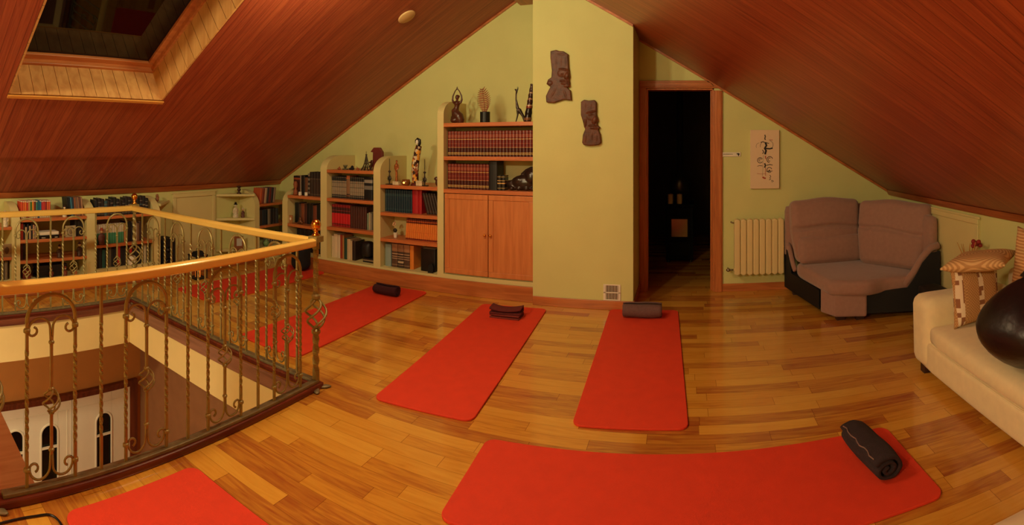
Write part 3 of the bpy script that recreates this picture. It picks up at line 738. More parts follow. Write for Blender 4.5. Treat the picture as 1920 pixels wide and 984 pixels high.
# third bay
m_blue = banded('blue_set', [(0, (16,46,62)), (0.12, (60,90,90)), (0.14, (16,46,62)), (0.74, (70,100,96)), (0.755, (16,46,62)), (0.80, (80,104,96)), (0.815, (16,46,62))], 0.5)
R = Row('F', -3.088, 0.756, 4.77)
for i in range(12): R.put(0.0285, 0.238, 0.18, m_blue, 'dark blue volume in the set of twelve beside the red binders', 'dark blue set')
R.put(0.070, 0.25, 0.2, plain((176, 24, 34)), 'red binder touching the dark blue set', 'red binders', name='binder', cat='binder'); R.put(0.045, 0.25, 0.2, plain((170, 20, 30)), 'narrower red binder beside the leaning brown volumes', 'red binders', name='binder', cat='binder')
R.gap(0.060)
for i in range(5): R.put(0.0305, 0.222, 0.18, banded('brown_lean', [(0, (46,30,24)), (0.1, (90,60,44)), (0.12, (46,30,24)), (0.85, (84,58,44)), (0.87, (46,30,24))]), ORD[i].capitalize()+' from the left of five dark brown volumes leaning left', 'leaning brown volumes', lean=-0.27)
m_or = banded('orange_set', [(0, (120,30,20)), (0.06, (226,130,50)), (0.34, (216,110,42)), (0.36, (226,130,50)), (0.78, (110,36,22)), (0.84, (206,104,44)), (0.90, (96,30,22))], 0.5)
R = Row('F', -2.832, 0.478, 4.77)
for i in range(16): R.put(0.0245, 0.222, 0.17, m_or, 'orange slim volume in the slightly leaning orange set', 'orange set', lean=0.07)
R = Row('F', -3.080, 0.166, 4.76)
R.put(0.075, 0.235, 0.2, plain((140, 160, 154)), 'pale blue-grey book on the bottom board under the small plant', None); R.gap(0.01)
for i, (c1, c2, lb) in enumerate((((92,64,48),(160,112,76),'brown lettered book right of the pale blue-grey book'), ((70,52,42),(150,104,72),'dark brown book with a white title block'), ((86,62,48),(170,120,84),'brown and tan book left of the orange spine'))):
    R.put(0.072, 0.25, 0.2, banded('txt%d' % i, [(0, c1), (0.1, (170,140,110)), (0.12, c1), (0.2, (190,170,140) if i == 1 else c1), (0.28, c1), (0.36, (190,160,130)), (0.39, c1), (0.45, (190,160,130)), (0.48, c1), (0.56, (190,160,130)), (0.59, c1), (0.68, c2)]), lb, None); R.gap(0.003)
R.put(0.048, 0.25, 0.2, plain((222, 132, 46)), 'tall orange book on the bottom board beside a gap', None)
R.gap(0.085); R.put(0.17, 0.235, 0.16, mat('black_box', (22, 16, 18), 0.4), 'wide black boxed set at the right end of the bottom board', None, name='box_file', cat='box')
# second bay
m_gr = banded('grey_set', [(0, (34,30,30)), (0.08, (150,134,112)), (0.10, (52,44,40)), (0.16, (146,130,108)), (0.30, (120,106,88)), (0.32, (150,134,112)), (0.50, (70,60,52)), (0.52, (146,130,108)), (0.70, (60,52,46)), (0.72, (140,124,104)), (0.80, (26,24,26)), (0.95, (120,106,90)), (0.97, (26,24,26))], 0.5)
R = Row('F', -3.832, 0.865, 4.77)
for i in range(8): R.put(0.0268, 0.25, 0.17, m_gr, 'grey and black striped volume left of the tan one', 'grey striped set, left half')
R.put(0.050, 0.262, 0.17, banded('tan_vol', [(0, (60,44,36)), (0.1, (140,92,60)), (0.14, (70,50,40)), (0.2, (140,104,74)), (0.86, (190,110,66))]), 'tan-topped wider volume amid the grey striped set', None)
for i in range(7): R.put(0.0285, 0.25, 0.17, m_gr, 'grey and black striped volume right of the tan one', 'grey striped set, right half')
R.put(0.11, 0.255, 0.15, banded('film_box', [(0, (16,16,20)), (0.45, (120,116,110)), (0.62, (24,24,28)), (0.74, (150,144,134)), (0.88, (20,20,24))]), 'black boxed set with a pale figure beside the grey set', None, name='box_set', cat='box')
m_rd = banded('red_set', [(0, (150,18,26)), (0.1, (90,16,20)), (0.14, (196,24,34)), (0.6, (120,22,28)), (0.62, (60,14,18)), (0.72, (170,60,60)), (0.74, (60,14,18)), (0.88, (150,24,34))], 0.5)
R = Row('F', -3.832, 0.532, 4.77)
for i in range(7): R.put(0.0385, 0.255, 0.18, m_rd, 'bright red volume in the set left of the brown volumes', 'bright red set')
for i in range(7): R.put(0.0325, 0.25, 0.18, plain((74, 34, 28)), 'dark reddish-brown volume in the set beside the red volumes', 'reddish-brown set')
R.gap(0.006)
R.put(0.024, 0.185, 0.13, plain((120, 140, 118)), 'small grey-green book at the end of the reddish-brown set', None); R.put(0.02, 0.195, 0.13, plain((178, 162, 130)), 'small cream paperback beside the grey-green book', None); R.put(0.022, 0.185, 0.13, plain((140, 130, 110)), 'small grey paperback against the bay\'s right upright', None)
R = Row('F', -3.832, 0.166, 4.77)
for (t, h, c, lb) in ((0.030, 0.25, (206,186,154), 'white book at the left end of the bottom board'), (0.050, 0.275, (214,194,162), 'thick white book, second on the bottom board'), (0.045, 0.27, (208,190,160), 'thick white book beside the red-orange spine'), (0.032, 0.275, (150,48,26), 'red-orange tall book between white and tan books'), (0.024, 0.27, (176,118,64), 'tan tall book left of the dark green one'), (0.045, 0.24, (34,70,56), 'dark green book on the bottom board'), (0.020, 0.235, (200,176,138), 'slim cream book right of the dark green one'), (0.026, 0.235, (206,184,146), 'cream paperback in the bottom cream trio'), (0.026, 0.22, (198,172,134), 'shorter cream paperback beside the dark books'), (0.045, 0.22, (40,26,24), 'dark brown book before the black bag')):
    R.put(t, h, 0.18, plain(c), lb, None)
# first bay
R = Row('F', -4.455, 0.862, 4.78)
R.put(0.115, 0.235, 0.14, banded('film1', [(0, (30,18,16)), (0.2, (70,34,24)), (0.8, (150,70,40)), (0.9, (24,18,18))]), 'black boxed book with an orange top at the corner', None, name='box_set', cat='box')
for (t, h, c, lb) in ((0.014, 0.235, (160,144,120), 'slim grey book right of the orange-topped box'), (0.06, 0.245, (24,22,26), 'black book with grey edge on the corner bay'), (0.05, 0.22, (110,70,48), 'brown book left of the spiral spine')):
    R.put(t, h, 0.16, plain(c), lb, None)
R.put(0.03, 0.27, 0.16, banded('ringed', [(0, (30,26,26))]+[(0.08+0.1*k, (130,120,104) if k % 2 == 0 else (34,28,28)) for k in range(9)]), 'black ring-patterned book beside the four large volumes', None)
for i in range(4): R.put(0.045, 0.29, 0.17, banded('bigset', [(0, (60,46,38)), (0.06, (110,92,72)), (0.08, (58,42,36)), (0.70, (100,84,66)), (0.73, (40,30,28))]), 'large dark brown volume at the end of the corner bay\'s upper board', 'large brown volumes')
R = Row('F', -4.45, 0.51, 4.80)
for (t, h, c, lb) in ((0.07, 0.25, (20,20,20), 'black tall book on the corner bay\'s middle board'), (0.035, 0.24, (80,56,44), 'brown-grey book beside the black tall one'), (0.055, 0.245, (130,70,44), 'tan-brown book on the corner bay\'s middle board'), (0.04, 0.245, (76,34,28), 'maroon book beside the dark figure'), (0.05, 0.25, (24,18,20), 'black book behind the dark figure'), (0.05, 0.25, (30,22,22), 'second black book behind the dark figure'), (0.06, 0.235, (120,60,40), 'rust-coloured book behind the brass ball'), (0.07, 0.25, (24,20,20), 'black book against the right upright of the corner bay')):
    R.put(t, h, 0.15, plain(c), lb, None)
R = Row('F', -4.42, 0.166, 4.80)
for i in range(6): R.put(0.07, 0.27, 0.17, plain((20+4*i % 9, 18, 22)), 'black box file on the corner bay\'s dark bottom board', 'black box files', name='box_file', cat='box')
# left knee wall rows (running away from the camera)
F1 = -4.90
COM = [(206,72,40),(214,96,44),(222,118,48),(190,60,40),(196,150,90),(70,120,50),(226,140,50),(110,50,40),(60,130,120),(30,90,120),(40,120,160),(190,50,60),(200,60,50),(150,50,50),(216,100,50),(206,90,60)]
CN = ['red','orange-red','orange','dark red','tan','green','bright orange','brown','turquoise','petrol blue','blue','crimson','scarlet','dark crimson','amber','coral']
R = Row('L', 1.505, 0.752, F1)
for i, c in enumerate(COM):
    if i in (9,): m_c = plain(c)
    else: m_c = banded('comic%d' % i, [(0, (200,186,150)), (0.20, c), (0.93, (214,206,184)), (0.99, c)])
    R.put(0.0195, 0.172+random.uniform(-.004,.004), 0.13, m_c, CN[i]+' comic album, '+ORD[i]+' in the colourful row on the knee wall', 'colourful comic albums', name='comic_album', lean=0.0)
R = Row('L', 2.005, 0.752, F1)
for i, c in enumerate([(24,26,30),(28,34,40),(60,120,150),(40,60,80),(150,90,60),(130,100,80),(150,110,84),(110,70,60),(170,130,100)]):
    R.put(0.0195, 0.19, 0.13, plain(c), ['black','charcoal','sky-blue','slate','russet','taupe','light brown','plum','beige'][i]+' album leaning beside the seated white figurine', 'leaning albums', lean=-0.10)
R = Row('L', 1.50, 0.545, F1)
for i, (t, h, c, lb) in enumerate(((0.03,.16,(176,52,34),'red'),(0.02,.15,(40,30,34),'black'),(0.018,.12,(206,180,140),'cream'),(0.022,.15,(34,30,34),'charcoal'),(0.02,.13,(190,160,124),'beige'),(0.018,.15,(30,30,40),'navy'),(0.018,.14,(190,140,110),'pink-beige'),(0.02,.13,(150,130,110),'grey'))):
    R.put(t, h, 0.12, plain(c), lb+' small book under the colourful comics, '+ORD[i]+' in its row', 'small books under the comics')
R = Row('L', 2.08, 0.545, F1)
for i in range(3): R.put(0.034, 0.175, 0.13, plain((18+3*i, 16, 20)), ORD[i]+' of three black books right of the round plate', 'black books by the plate')
R = Row('L', 1.50, 0.345, F1)
for i in range(2): R.put(0.026, 0.16, 0.12, plain(((90,30,24),(30,20,20))[i]), ('dark red','black')[i]+' book at the left of the board with the two clowns', 'books left of the clowns')
R = Row('L', 2.31, 0.735, F1)
for i in range(18):
    hh = 0.165+0.02*math.sin(i*1.3)+random.uniform(-.004,.006); c = (24+random.randint(0,10), 24+random.randint(0,8), 28+random.randint(0,8))
    if i == 3: c = (50, 86, 96)
    m_c = banded('nov%d' % i, [(0, c), (0.1, (120,112,96)), (0.13, c), (0.45+0.02*(i%4), (130,124,108) if i % 3 else (60,90,100)), (0.52+0.02*(i%4), c), (0.75, (110,104,92) if i % 2 else c), (0.8, c)])
    R.put(0.0358, hh, 0.13, m_c, 'black-spined novel, '+ORD[i]+' in the dark row above the green and white volumes', 'black-spined novels')
m_gw = banded('green_white', [(0, (60,130,96)), (0.55, (196,184,160)), (0.93, (150,140,120)), (0.95, (196,184,160))])
R = Row('L', 2.32, 0.44, F1)
for i in range(12): R.put(0.0275, 0.205, 0.15, m_gw, 'green and white volume in the two-tone set', 'green and white set')
for (t, h, c, lb) in ((0.03,.20,(176,120,70),'tan book right of the green and white set'),(0.06,.215,(20,20,22),'thick black book by the far corner post'),(0.024,.20,(30,28,30),'charcoal slim book left of the white ones'),(0.024,.205,(206,200,182),'white slim book with green foot'),(0.022,.20,(200,190,168),'second white slim book by the corner post'),(0.03,.19,(120,90,64),'tan-brown book behind the corner post'),(0.04,.2,(60,36,30),'dark brown book behind the corner post')):
    R.put(t, h, 0.15, plain(c), lb, None)
R = Row('L', 2.32, 0.191, F1)
LOWC = [((22,26,30),'black'),((24,30,34),'charcoal'),((30,90,90),'teal'),((26,34,40),'slate black'),((90,80,64),'olive grey'),((20,20,24),'jet black'),((30,26,30),'soot black'),((180,40,36),'red'),((24,24,28),'inky black'),((28,24,28),'plum black'),((30,26,26),'brown black'),((176,36,34),'crimson'),((22,22,26),'coal black'),((30,30,34),'graphite'),((26,24,28),'ebony'),((20,22,26),'raven black'),((180,170,140),'cream'),((30,26,28),'sable')]
for i, (c, nm) in enumerate(LOWC): R.put(0.036, 0.20+0.01*math.sin(i*2), 0.15, plain(c), nm+' book, '+ORD[i]+' on the lowest board behind the white candle holder', 'books on the lowest board')
R = Row('L', 0.72, 0.39, F1)
R = Row('L', 1.10, 0.161, F1)
for i in range(9): R.put(0.03, 0.19-0.004*(i % 3), 0.14, plain(((60,56,52),(90,80,66),(120,100,80))[i % 3]), ('dark grey','grey-brown','tan-grey')[i % 3]+' magazine file, '+ORD[i]+' at the far left bottom', 'magazines at the far left')
R = Row('L', 4.62, 0.72, F1)
for i, (c, nm) in enumerate((((190,90,50),'orange'),((130,60,44),'brick red'),((190,160,130),'pale'),((60,56,60),'grey'),((110,40,40),'maroon'),((50,46,50),'charcoal'),((150,120,100),'fawn'))):
    R.put(0.040, 0.200, 0.14, plain(c), nm+' book leaning on the narrow corner bay\'s top board', 'leaning books in the narrow corner bay', lean=0.13)
R = Row('L', 4.62, 0.44, F1)
for i, (c, nm) in enumerate((((70,64,60),'grey'),((40,50,60),'navy'),((30,40,44),'blue-black'),((130,120,100),'stone'),((36,34,38),'black'),((50,44,44),'brown-black'),((60,60,64),'slate'))):
    R.put(0.05, 0.20, 0.14, plain(c), nm+' book on the narrow corner bay\'s middle board', 'books in the narrow corner bay')

# ------------------------------------------------------------------ things on the gable bookcases
def statue(mb, name, m, label, cat, loc, fuse=0.005, group=None, rot=None):
    o = mb.build(name, m, loc=loc, fuse=fuse, rot=rot); return tag(o, label, cat, group)
T = 1.6975
# kneeling woman, arms joined overhead
m_ = MB(); m_.tube([(0.03, 0, 0.0), (0.035, 0, 0.03), (0.02, 0, 0.065), (-0.018, 0, 0.10), (-0.022, 0, 0.125), (-0.006, 0, 0.155), (-0.002, 0, 0.18), (-0.002, 0, 0.205)], [0.036, 0.044, 0.050, 0.048, 0.040, 0.025, 0.026, 0.036], 14); m_.ell((-0.025, -0.01, 0.03), (0.045, 0.040, 0.032)); m_.ell((-0.04, 0, 0.055), (0.03, 0.03, 0.03))
m_.ell((-0.002, 0, 0.205), (0.042, 0.024, 0.024))
m_.tube([(0, 0, 0.215), (0, 0, 0.24)], 0.012, 8); m_.ell((0.0, 0, 0.262), (0.020, 0.022, 0.028)); m_.ell((0.012, 0.008, 0.272), (0.014, 0.016, 0.014))
for sx in (-1, 1): m_.tube([(sx*0.036, 0, 0.205), (sx*0.052, 0, 0.235), (sx*0.048, 0, 0.275), (sx*0.024, 0, 0.325), (0.001*sx, 0, 0.352)], [0.014, 0.011, 0.009, 0.007, 0.006], 8)
m_.tube([(0, 0, 0.34), (0, 0, 0.375)], [0.010, 0.004], 8)
statue(m_, 'woman_statuette', M_DARKBR, 'dark wood statuette of a kneeling woman with arms raised overhead', 'statuette', (-2.235, 4.80, T+0.002))
# dried leaf in black pot
pl = empty('dried_leaf_pot', (-1.93, 4.80, T)); tag(pl, 'brown feathery leaf standing in a black cylindrical pot', 'ornament')
MB().lathe([(0.048, 0), (0.05, 0.004), (0.05, 0.108), (0.044, 0.108), (0.043, 0.095), (0.0, 0.094)], seg=24).build('pot', mat('pot_black', (20, 24, 24), 0.45), pl, smooth=False)
m_ = MB(); m_.tube([(0, 0, 0.09), (-0.01, 0, 0.20), (-0.03, 0, 0.345)], [0.005, 0.004, 0.002], 6)
for i in range(13):
    t = i/12; zz = 0.112+0.215*t; xx = -0.002-0.028*t**1.3; ln = 0.072*math.sin(PI*(0.12+0.80*t))**0.7
    for sx in (-1, 1):
        m_.tube([(xx, 0, zz), (xx+sx*ln*0.5, -0.006, zz+0.004), (xx+sx*ln, -0.002, zz+0.022+0.01*sx)], [0.0055, 0.0075, 0.002], 6, flat=(1, 0.5))
m_.build('leaf', mat('leaf_brown', (150, 84, 54), 0.6, noise_amt=0.2, scale=40), pl, smooth=True)
# slender antelope/giraffe
m_ = MB(); m_.tube([(0.055, 0, 0.0), (0.035, 0, 0.06), (0.0, 0, 0.115), (-0.018, 0, 0.13)], [0.010, 0.013, 0.022, 0.016], 8); m_.tube([(-0.018, 0, 0.13), (-0.026, 0, 0.18), (-0.034, 0, 0.22), (-0.033, 0, 0.27), (-0.027, 0, 0.30)], [0.018, 0.012, 0.008, 0.008, 0.011], 8)
m_.tube([(-0.016, -0.008, 0.12), (-0.014, -0.008, 0.07), (-0.024, -0.008, 0.03), (-0.034, -0.008, 0.0)], [0.014, 0.009, 0.007, 0.006], 8); m_.tube([(0.06, 0.01, 0.0), (0.042, 0.01, 0.05), (0.01, 0.01, 0.10)], [0.009, 0.011, 0.016], 8)
m_.tube([(-0.020, 0, 0.302), (-0.036, 0, 0.312), (-0.048, 0, 0.318)], [0.012, 0.010, 0.005], 8)
for sy in (-1, 1): m_.tube([(-0.018, 0.006*sy, 0.31), (-0.016, 0.010*sy, 0.33), (-0.018, 0.012*sy, 0.348)], [0.005, 0.004, 0.002], 6)
statue(m_, 'long_necked_animal_figure', mat('dark_pewter', (62, 50, 44), 0.3, 0.4, 0.3, 30), 'slender long-necked animal figurine on the tall bookcase', 'figurine', (-1.565, 4.78, T), 0.004)
m_ = MB(); n = 40
m_.tube([(0.05*i/n, 0, 0.36*i/n) for i in range(n+1)], [0.036*(1-0.55*i/n)+(0.003 if (i//3) % 2 else 0) for i in range(n+1)], 14)
o = m_.build('banded_horn', banded('horn', [(0, (24,16,14)), (0.05, (130,90,60)), (0.12, (30,20,18)), (0.36, (130,60,44)), (0.42, (190,160,120)), (0.45, (60,30,26)), (0.58, (150,110,84)), (0.62, (56,30,26)), (0.74, (150,120,96)), (0.78, (60,34,30))], 0.3, metal=0.2), smooth=True, loc=(-1.478, 4.76, T)); tag(o, 'tall tapering dark banded ornament at the chimney breast', 'ornament')
# carved animal below
m_ = MB(); m_.ell((0.02, 0, 0.075), (0.13, 0.06, 0.075)); m_.ell((0.11, 0, 0.13), (0.085, 0.06, 0.085)); m_.ell((-0.09, 0, 0.05), (0.075, 0.04, 0.045), rot=Euler((0, 0.3, 0)))
m_.tube([(-0.13, -0.01, 0.04), (-0.10, -0.02, 0.085), (-0.06, -0.02, 0.115), (-0.05, -0.02, 0.13)], [0.012, 0.012, 0.010, 0.006], 8)
m_.ell((0.10, -0.045, 0.125), (0.042, 0.018, 0.05)); m_.ell((-0.02, -0.03, 0.10), (0.05, 0.03, 0.03)); m_.tube([(0.0, 0, 0.15), (0.05, 0, 0.19), (0.10, 0, 0.215), (0.15, 0, 0.22)], [0.016, 0.02, 0.018, 0.012], 8)
for x in (-0.09, -0.02, 0.06, 0.13): m_.ell((x, -0.035, 0.02), (0.032, 0.026, 0.02))
statue(m_, 'carved_animal_sculpture', mat('black_carving', (48, 34, 28), 0.28, 0, 0.3, 20), 'glossy dark carved animal lying beside the small black books', 'sculpture', (-1.555, 4.82, 1.0365), 0.006)
# on the second bay: small tower, bits, hexagonal plaque
Z2 = 1.1955
m_ = MB(); h = 0.205
for sx in (-1, 1):
    for sy in (-1, 1):
        m_.tube([(sx*0.050, sy*0.034, 0), (sx*0.030, sy*0.022, 0.035), (sx*0.018, sy*0.015, 0.07), (sx*0.009, sy*0.008, 0.12), (sx*0.003, sy*0.003, h-0.03)], [0.008, 0.007, 0.006, 0.005, 0.003], 6)
m_.box(-0.032, 0.032, -0.026, 0.026, 0.034, 0.042); m_.box(-0.020, 0.020, -0.018, 0.018, 0.074, 0.081); m_.box(-0.008, 0.008, -0.008, 0.008, 0.172, 0.180); m_.tube([(0, 0, 0.16), (0, 0, h+0.01)], [0.005, 0.002], 6)
for k in range(5): m_.tube([(-0.045+0.006*k, -0.03, 0.004+0.006*k), (0.045-0.006*k, -0.03, 0.010+0.006*k)], 0.002, 4)
o = m_.build('miniature_lattice_tower', mat('tower_metal', (60, 48, 36), 0.4, 0.6), loc=(-3.335, 4.77, Z2)); tag(o, 'small dark lattice tower model on top of the bookcase', 'model')
pq = empty('wooden_house_plaque', (-3.288, 4.93, Z2)); tag(pq, 'reddish-brown hexagonal wooden plaque with small figure beside the tower', 'plaque')
MB().prism([(-0.062, 0.0), (0.05, 0.0), (0.075, 0.10), (0.07, 0.205), (0.035, 0.255), (-0.045, 0.255), (-0.09, 0.205), (-0.055, 0.20)], 'Y', -0.02, 0.02).build('board', mat('plaque_red', (110, 40, 30), 0.5), pq, bevel=0.004)
m_ = MB(); m_.tube([(-0.085, -0.03, 0), (-0.07, -0.03, 0.05), (-0.05, -0.03, 0.09)], [0.014, 0.018, 0.01], 8); m_.ell((-0.06, -0.03, 0.10), (0.02, 0.012, 0.014)); m_.ell((-0.085, -0.03, 0.085), (0.022, 0.01, 0.01)); m_.build('carved_branch', M_DARKBR, pq, fuse=0.004)
m_ = MB(); m_.lathe([(0.030, 0), (0.038, 0.006), (0.034, 0.014), (0.0, 0.016)], seg=14)
for k in range(9):
    a = 2*PI*k/9; m_.tube([(0, 0, 0.01), (0.014*math.cos(a), 0.014*math.sin(a), 0.035), (0.026*math.cos(a), 0.026*math.sin(a), 0.055)], [0.006, 0.007, 0.002], 5)
o = m_.build('succulent_ornament', mat('grey_green', (86, 84, 60), 0.7), smooth=True, loc=(-3.63, 4.77, Z2)); tag(o, 'small spiky grey-green succulent ornament on the bookcase top', 'ornament')
m_ = MB(); m_.ell((0, 0, 0.012), (0.04, 0.025, 0.014)); m_.ell((0.01, 0, 0.03), (0.02, 0.015, 0.022)); statue(m_, 'dark_stone', M_BLACKM, 'low dark stone lump right of the succulent ornament', 'stone', (-3.54, 4.77, Z2))
m_ = MB(); m_.ell((0, 0, 0.010), (0.026, 0.016, 0.012)); m_.ell((0.006, 0, 0.026), (0.008, 0.008, 0.012)); statue(m_, 'small_clay_figure', mat('terracotta', (150, 84, 50), 0.7), 'tiny terracotta figure at the left end of the bookcase top', 'figurine', (-3.72, 4.77, Z2), 0.003)
m_ = MB(); m_.ell((0, 0, 0.012), (0.022, 0.018, 0.014)); m_.tube([(-0.01, 0, 0.02), (-0.02, 0, 0.045)], [0.007, 0.003], 6); statue(m_, 'small_clay_figure', mat('terracotta', (0,0,0)), 'tiny terracotta lump just left of the tower model', 'figurine', (-3.45, 4.77, Z2), 0.003)
# third bay top
Z3 = 1.0505
def spire(loc, label):
    m_ = MB(); m_.box(-0.035, 0.035, -0.025, 0.025, 0, 0.008); m_.tube([(0, 0, 0), (0, 0, 0.13)], 0.006, 6)
    m_.ell((0, 0, 0.065), (0.022, 0.010, 0.024)); m_.ell((0, 0, 0.14), (0.016, 0.012, 0.012))
    for k in range(10):
        a = 2*PI*k/10; m_.tube([(0.018*math.cos(a), 0, 0.065+0.018*math.sin(a)), (0.036*math.cos(a), 0, 0.065+0.036*math.sin(a))], [0.005, 0.001], 4)
    n = 36; m_.tube([(0.004*math.cos(2*PI*i/4), 0.004*math.sin(2*PI*i/4), 0.15+0.13*i/n) for i in range(n+1)], 0.0028, 5)
    o = m_.build('spiral_incense_holder', mat('pewter_dark', (56, 50, 44), 0.4, 0.5), loc=loc, smooth=False); tag(o, label, 'incense holder', 'spiral-topped incense holders')
spire((-3.035, 4.78, Z3), 'dark sun-shaped incense holder with thin spiral at the left'); spire((-2.60, 4.78, Z3), 'dark figure-shaped incense holder with thin spiral beside the crystal cube')
fg = empty('slender_standing_figurine', (-2.945, 4.78, Z3)); tag(fg, 'slender brown standing figurine on a clear block', 'figurine')
m_ = MB(); m_.prism([(-0.038, 0), (0.04, 0), (0.036, 0.035), (-0.034, 0.04)], 'Y', -0.025, 0.025); m_.build('crystal_block', mat('crystal', (214, 196, 160), 0.1, noise_amt=0.3, scale=30), fg, bevel=0.003)
m_ = MB(); m_.tube([(0, 0, 0.035), (0, 0, 0.09), (-0.001, 0, 0.15), (0, 0, 0.19), (0, 0, 0.215), (0.001, 0, 0.235)], [0.016, 0.014, 0.013, 0.019, 0.022, 0.008], 10); m_.ell((0.002, 0, 0.252), (0.012, 0.012, 0.016))
for sx in (-1, 1): m_.tube([(sx*0.022, 0, 0.215), (sx*0.026, 0, 0.18), (sx*0.006, -0.014, 0.15)], [0.007, 0.006, 0.005], 6)
m_.build('figure', mat('copper_brown', (168, 98, 48), 0.35, 0.3, 0.4, 50), fg, fuse=0.004)
# tealight glass
tl = empty('tealight_glass', (-2.815, 4.76, Z3)); tag(tl, 'amber glass tealight holder with a lit flame', 'candle holder')
MB().lathe([(0.030, 0), (0.042, 0.01), (0.046, 0.035), (0.042, 0.062), (0.039, 0.062), (0.043, 0.035), (0.038, 0.012), (0.0, 0.008)], seg=20).build('glass_cup', mat('amber_glass', (128, 76, 34), 0.15), tl, smooth=True)
MB().ell((0, -0.045, 0.030), (0.012, 0.004, 0.010)).build('flame', mat('flame', (255, 170, 80), 0.5, emit=(255, 160, 70), strength=5), tl, smooth=True)
# mosaic tall figure
mf = empty('mosaic_hooded_figure', (-2.725, 4.80, Z3)); tag(mf, 'tall curving mosaic figure with white face and black hood', 'figurine')
MB().lathe([(0.048, 0), (0.048, 0.012), (0.03, 0.03), (0.0, 0.032)], seg=20).build('base', mat('oxblood', (96, 30, 24), 0.4), mf, smooth=False)
n = 40; pts = []; rr = []
for i in range(n+1):
    t = i/n; pts.append((0.006-0.022*math.sin(PI*t*1.05)+0.036*t, 0, 0.02+0.40*t)); rr.append(0.026+0.014*math.sin(PI*(0.15+0.7*t)))
m_ = MB(); m_.tube(pts, rr, 18)
mm = bpy.data.materials.new('mosaic_skin'); mm.use_nodes = True; nt = mm.node_tree; b_ = nt.nodes['Principled BSDF']
tc = N(nt, 'ShaderNodeTexCoord'); vo = N(nt, 'ShaderNodeTexVoronoi'); vo.inputs['Scale'].default_value = 38; nt.links.new(tc.outputs['Object'], vo.inputs['Vector'])
r_ = N(nt, 'ShaderNodeValToRGB'); r_.color_ramp.interpolation = 'CONSTANT'
cols = [(90,30,24),(214,196,160),(60,34,26),(226,160,60),(150,80,50),(190,170,140),(110,40,30)]
r_.color_ramp.elements[0].color = lin(cols[0])+(1,); r_.color_ramp.elements[1].position = 0.15; r_.color_ramp.elements[1].color = lin(cols[1])+(1,)
for k in range(2, 7): e = r_.color_ramp.elements.new(0.15*k); e.color = lin(cols[k])+(1,)
nt.links.new(vo.outputs['Color'], r_.inputs[0]); nt.links.new(r_.outputs[0], b_.inputs['Base Color']); b_.inputs['Roughness'].default_value = 0.25
m_.build('body', mm, mf, smooth=True)
MB().ell((0.030, -0.014, 0.458), (0.017, 0.014, 0.026)).build('face', M_WHITE, mf, smooth=True)
MB().tube([(0.006, 0.0, 0.450), (0.010, 0.0, 0.476), (0.030, 0.0, 0.492), (0.052, 0.0, 0.478), (0.054, 0.0, 0.445), (0.042, 0, 0.41)], [0.008, 0.012, 0.014, 0.017, 0.016, 0.012], 12).build('hood', M_BLACK, mf, smooth=True)
cb = MB().box(-0.035, 0.035, -0.025, 0.025, 0, 0.055).build('crystal_cube', mat('crystal', (0,0,0)), loc=(-2.655, 4.77, Z3), bevel=0.006, rot=(0, 0, 0.15)); tag(cb, 'cloudy pale crystal cube right of the mosaic figure', 'ornament')
m_ = MB(); m_.ell((0, 0, 0.04), (0.028, 0.03, 0.04)); m_.ell((-0.018, 0, 0.078), (0.024, 0.02, 0.022)); m_.ell((0.012, 0, 0.09), (0.012, 0.012, 0.016)); m_.ell((-0.035, 0, 0.074), (0.012, 0.010, 0.010))
statue(m_, 'dark_animal_ornament', M_DARKBR, 'small dark animal head ornament tucked against the tall upright', 'figurine', (-2.455, 4.80, Z3), 0.004)
# orchid pot
orc = empty('small_potted_orchid', (-2.965, 4.79, 0.4785)); tag(orc, 'tiny plant with pale blossoms in a white pot', 'plant')
MB().lathe([(0.016, 0), (0.024, 0.055), (0.021, 0.055), (0.018, 0.045), (0, 0.044)], seg=14).build('pot', M_WHITE, orc, smooth=False)
m_ = MB(); m_.ell((-0.004, 0, 0.078), (0.024, 0.018, 0.022)); m_.build('dark_foliage', mat('dark_leaf', (26, 26, 20), 0.6), orc, smooth=True)
m_ = MB(); m_.tube([(0, 0, 0.08), (-0.012, 0, 0.12), (-0.03, 0, 0.14), (-0.02, 0, 0.165), (0.0, 0, 0.158)], 0.003, 5)
for p in ((-0.03, 0, 0.135), (-0.022, -0.006, 0.152), (0.004, -0.005, 0.145), (-0.008, -0.004, 0.165)): m_.ell(p, (0.012, 0.006, 0.011), 8, 6)
m_.build('blossoms', mat('pale_blossom', (222, 176, 130), 0.6), orc, smooth=True)
m_ = MB(); m_.prism([(-0.03, 0), (0.03, 0), (0.035, 0.06), (0.012, 0.10), (-0.02, 0.08)], 'Y', -0.008, 0.008)
o = m_.build('black_leaf_ornament', M_BLACKM, loc=(-2.50, 4.72, 0.166), bevel=0.003); tag(o, 'small black leaf-shaped ornament at the bottom board edge', 'ornament')
# black bag and flat books, second bay bottom
m_ = MB(); m_.soft((0.06, 0.06, 0.085), 0.03, 6, (0.01, 0.01, 0.01), Matrix.Translation((0, 0, 0.085))); o = m_.build('black_pouch', mat('black_pouch', (24, 18, 18), 0.5), smooth=True, loc=(-3.36, 4.84, 0.213)); tag(o, 'small black pouch lying on flat magazines', 'bag')
for i, (c, zz) in enumerate((((24,20,20), 0.166), ((150,126,96), 0.182), ((30,24,24), 0.197))):
    o = MB().box(-0.09, 0.085, -0.07, 0.08, 0, 0.014).build('flat_magazine', plain(c), loc=(-3.30, 4.85, zz), bevel=0.001, rot=(0, 0, 0.03*(i-1))); tag(o, ('lowest dark', 'pale middle', 'upper dark')[i]+' magazine lying flat under the black pouch', 'magazine', 'flat magazines')
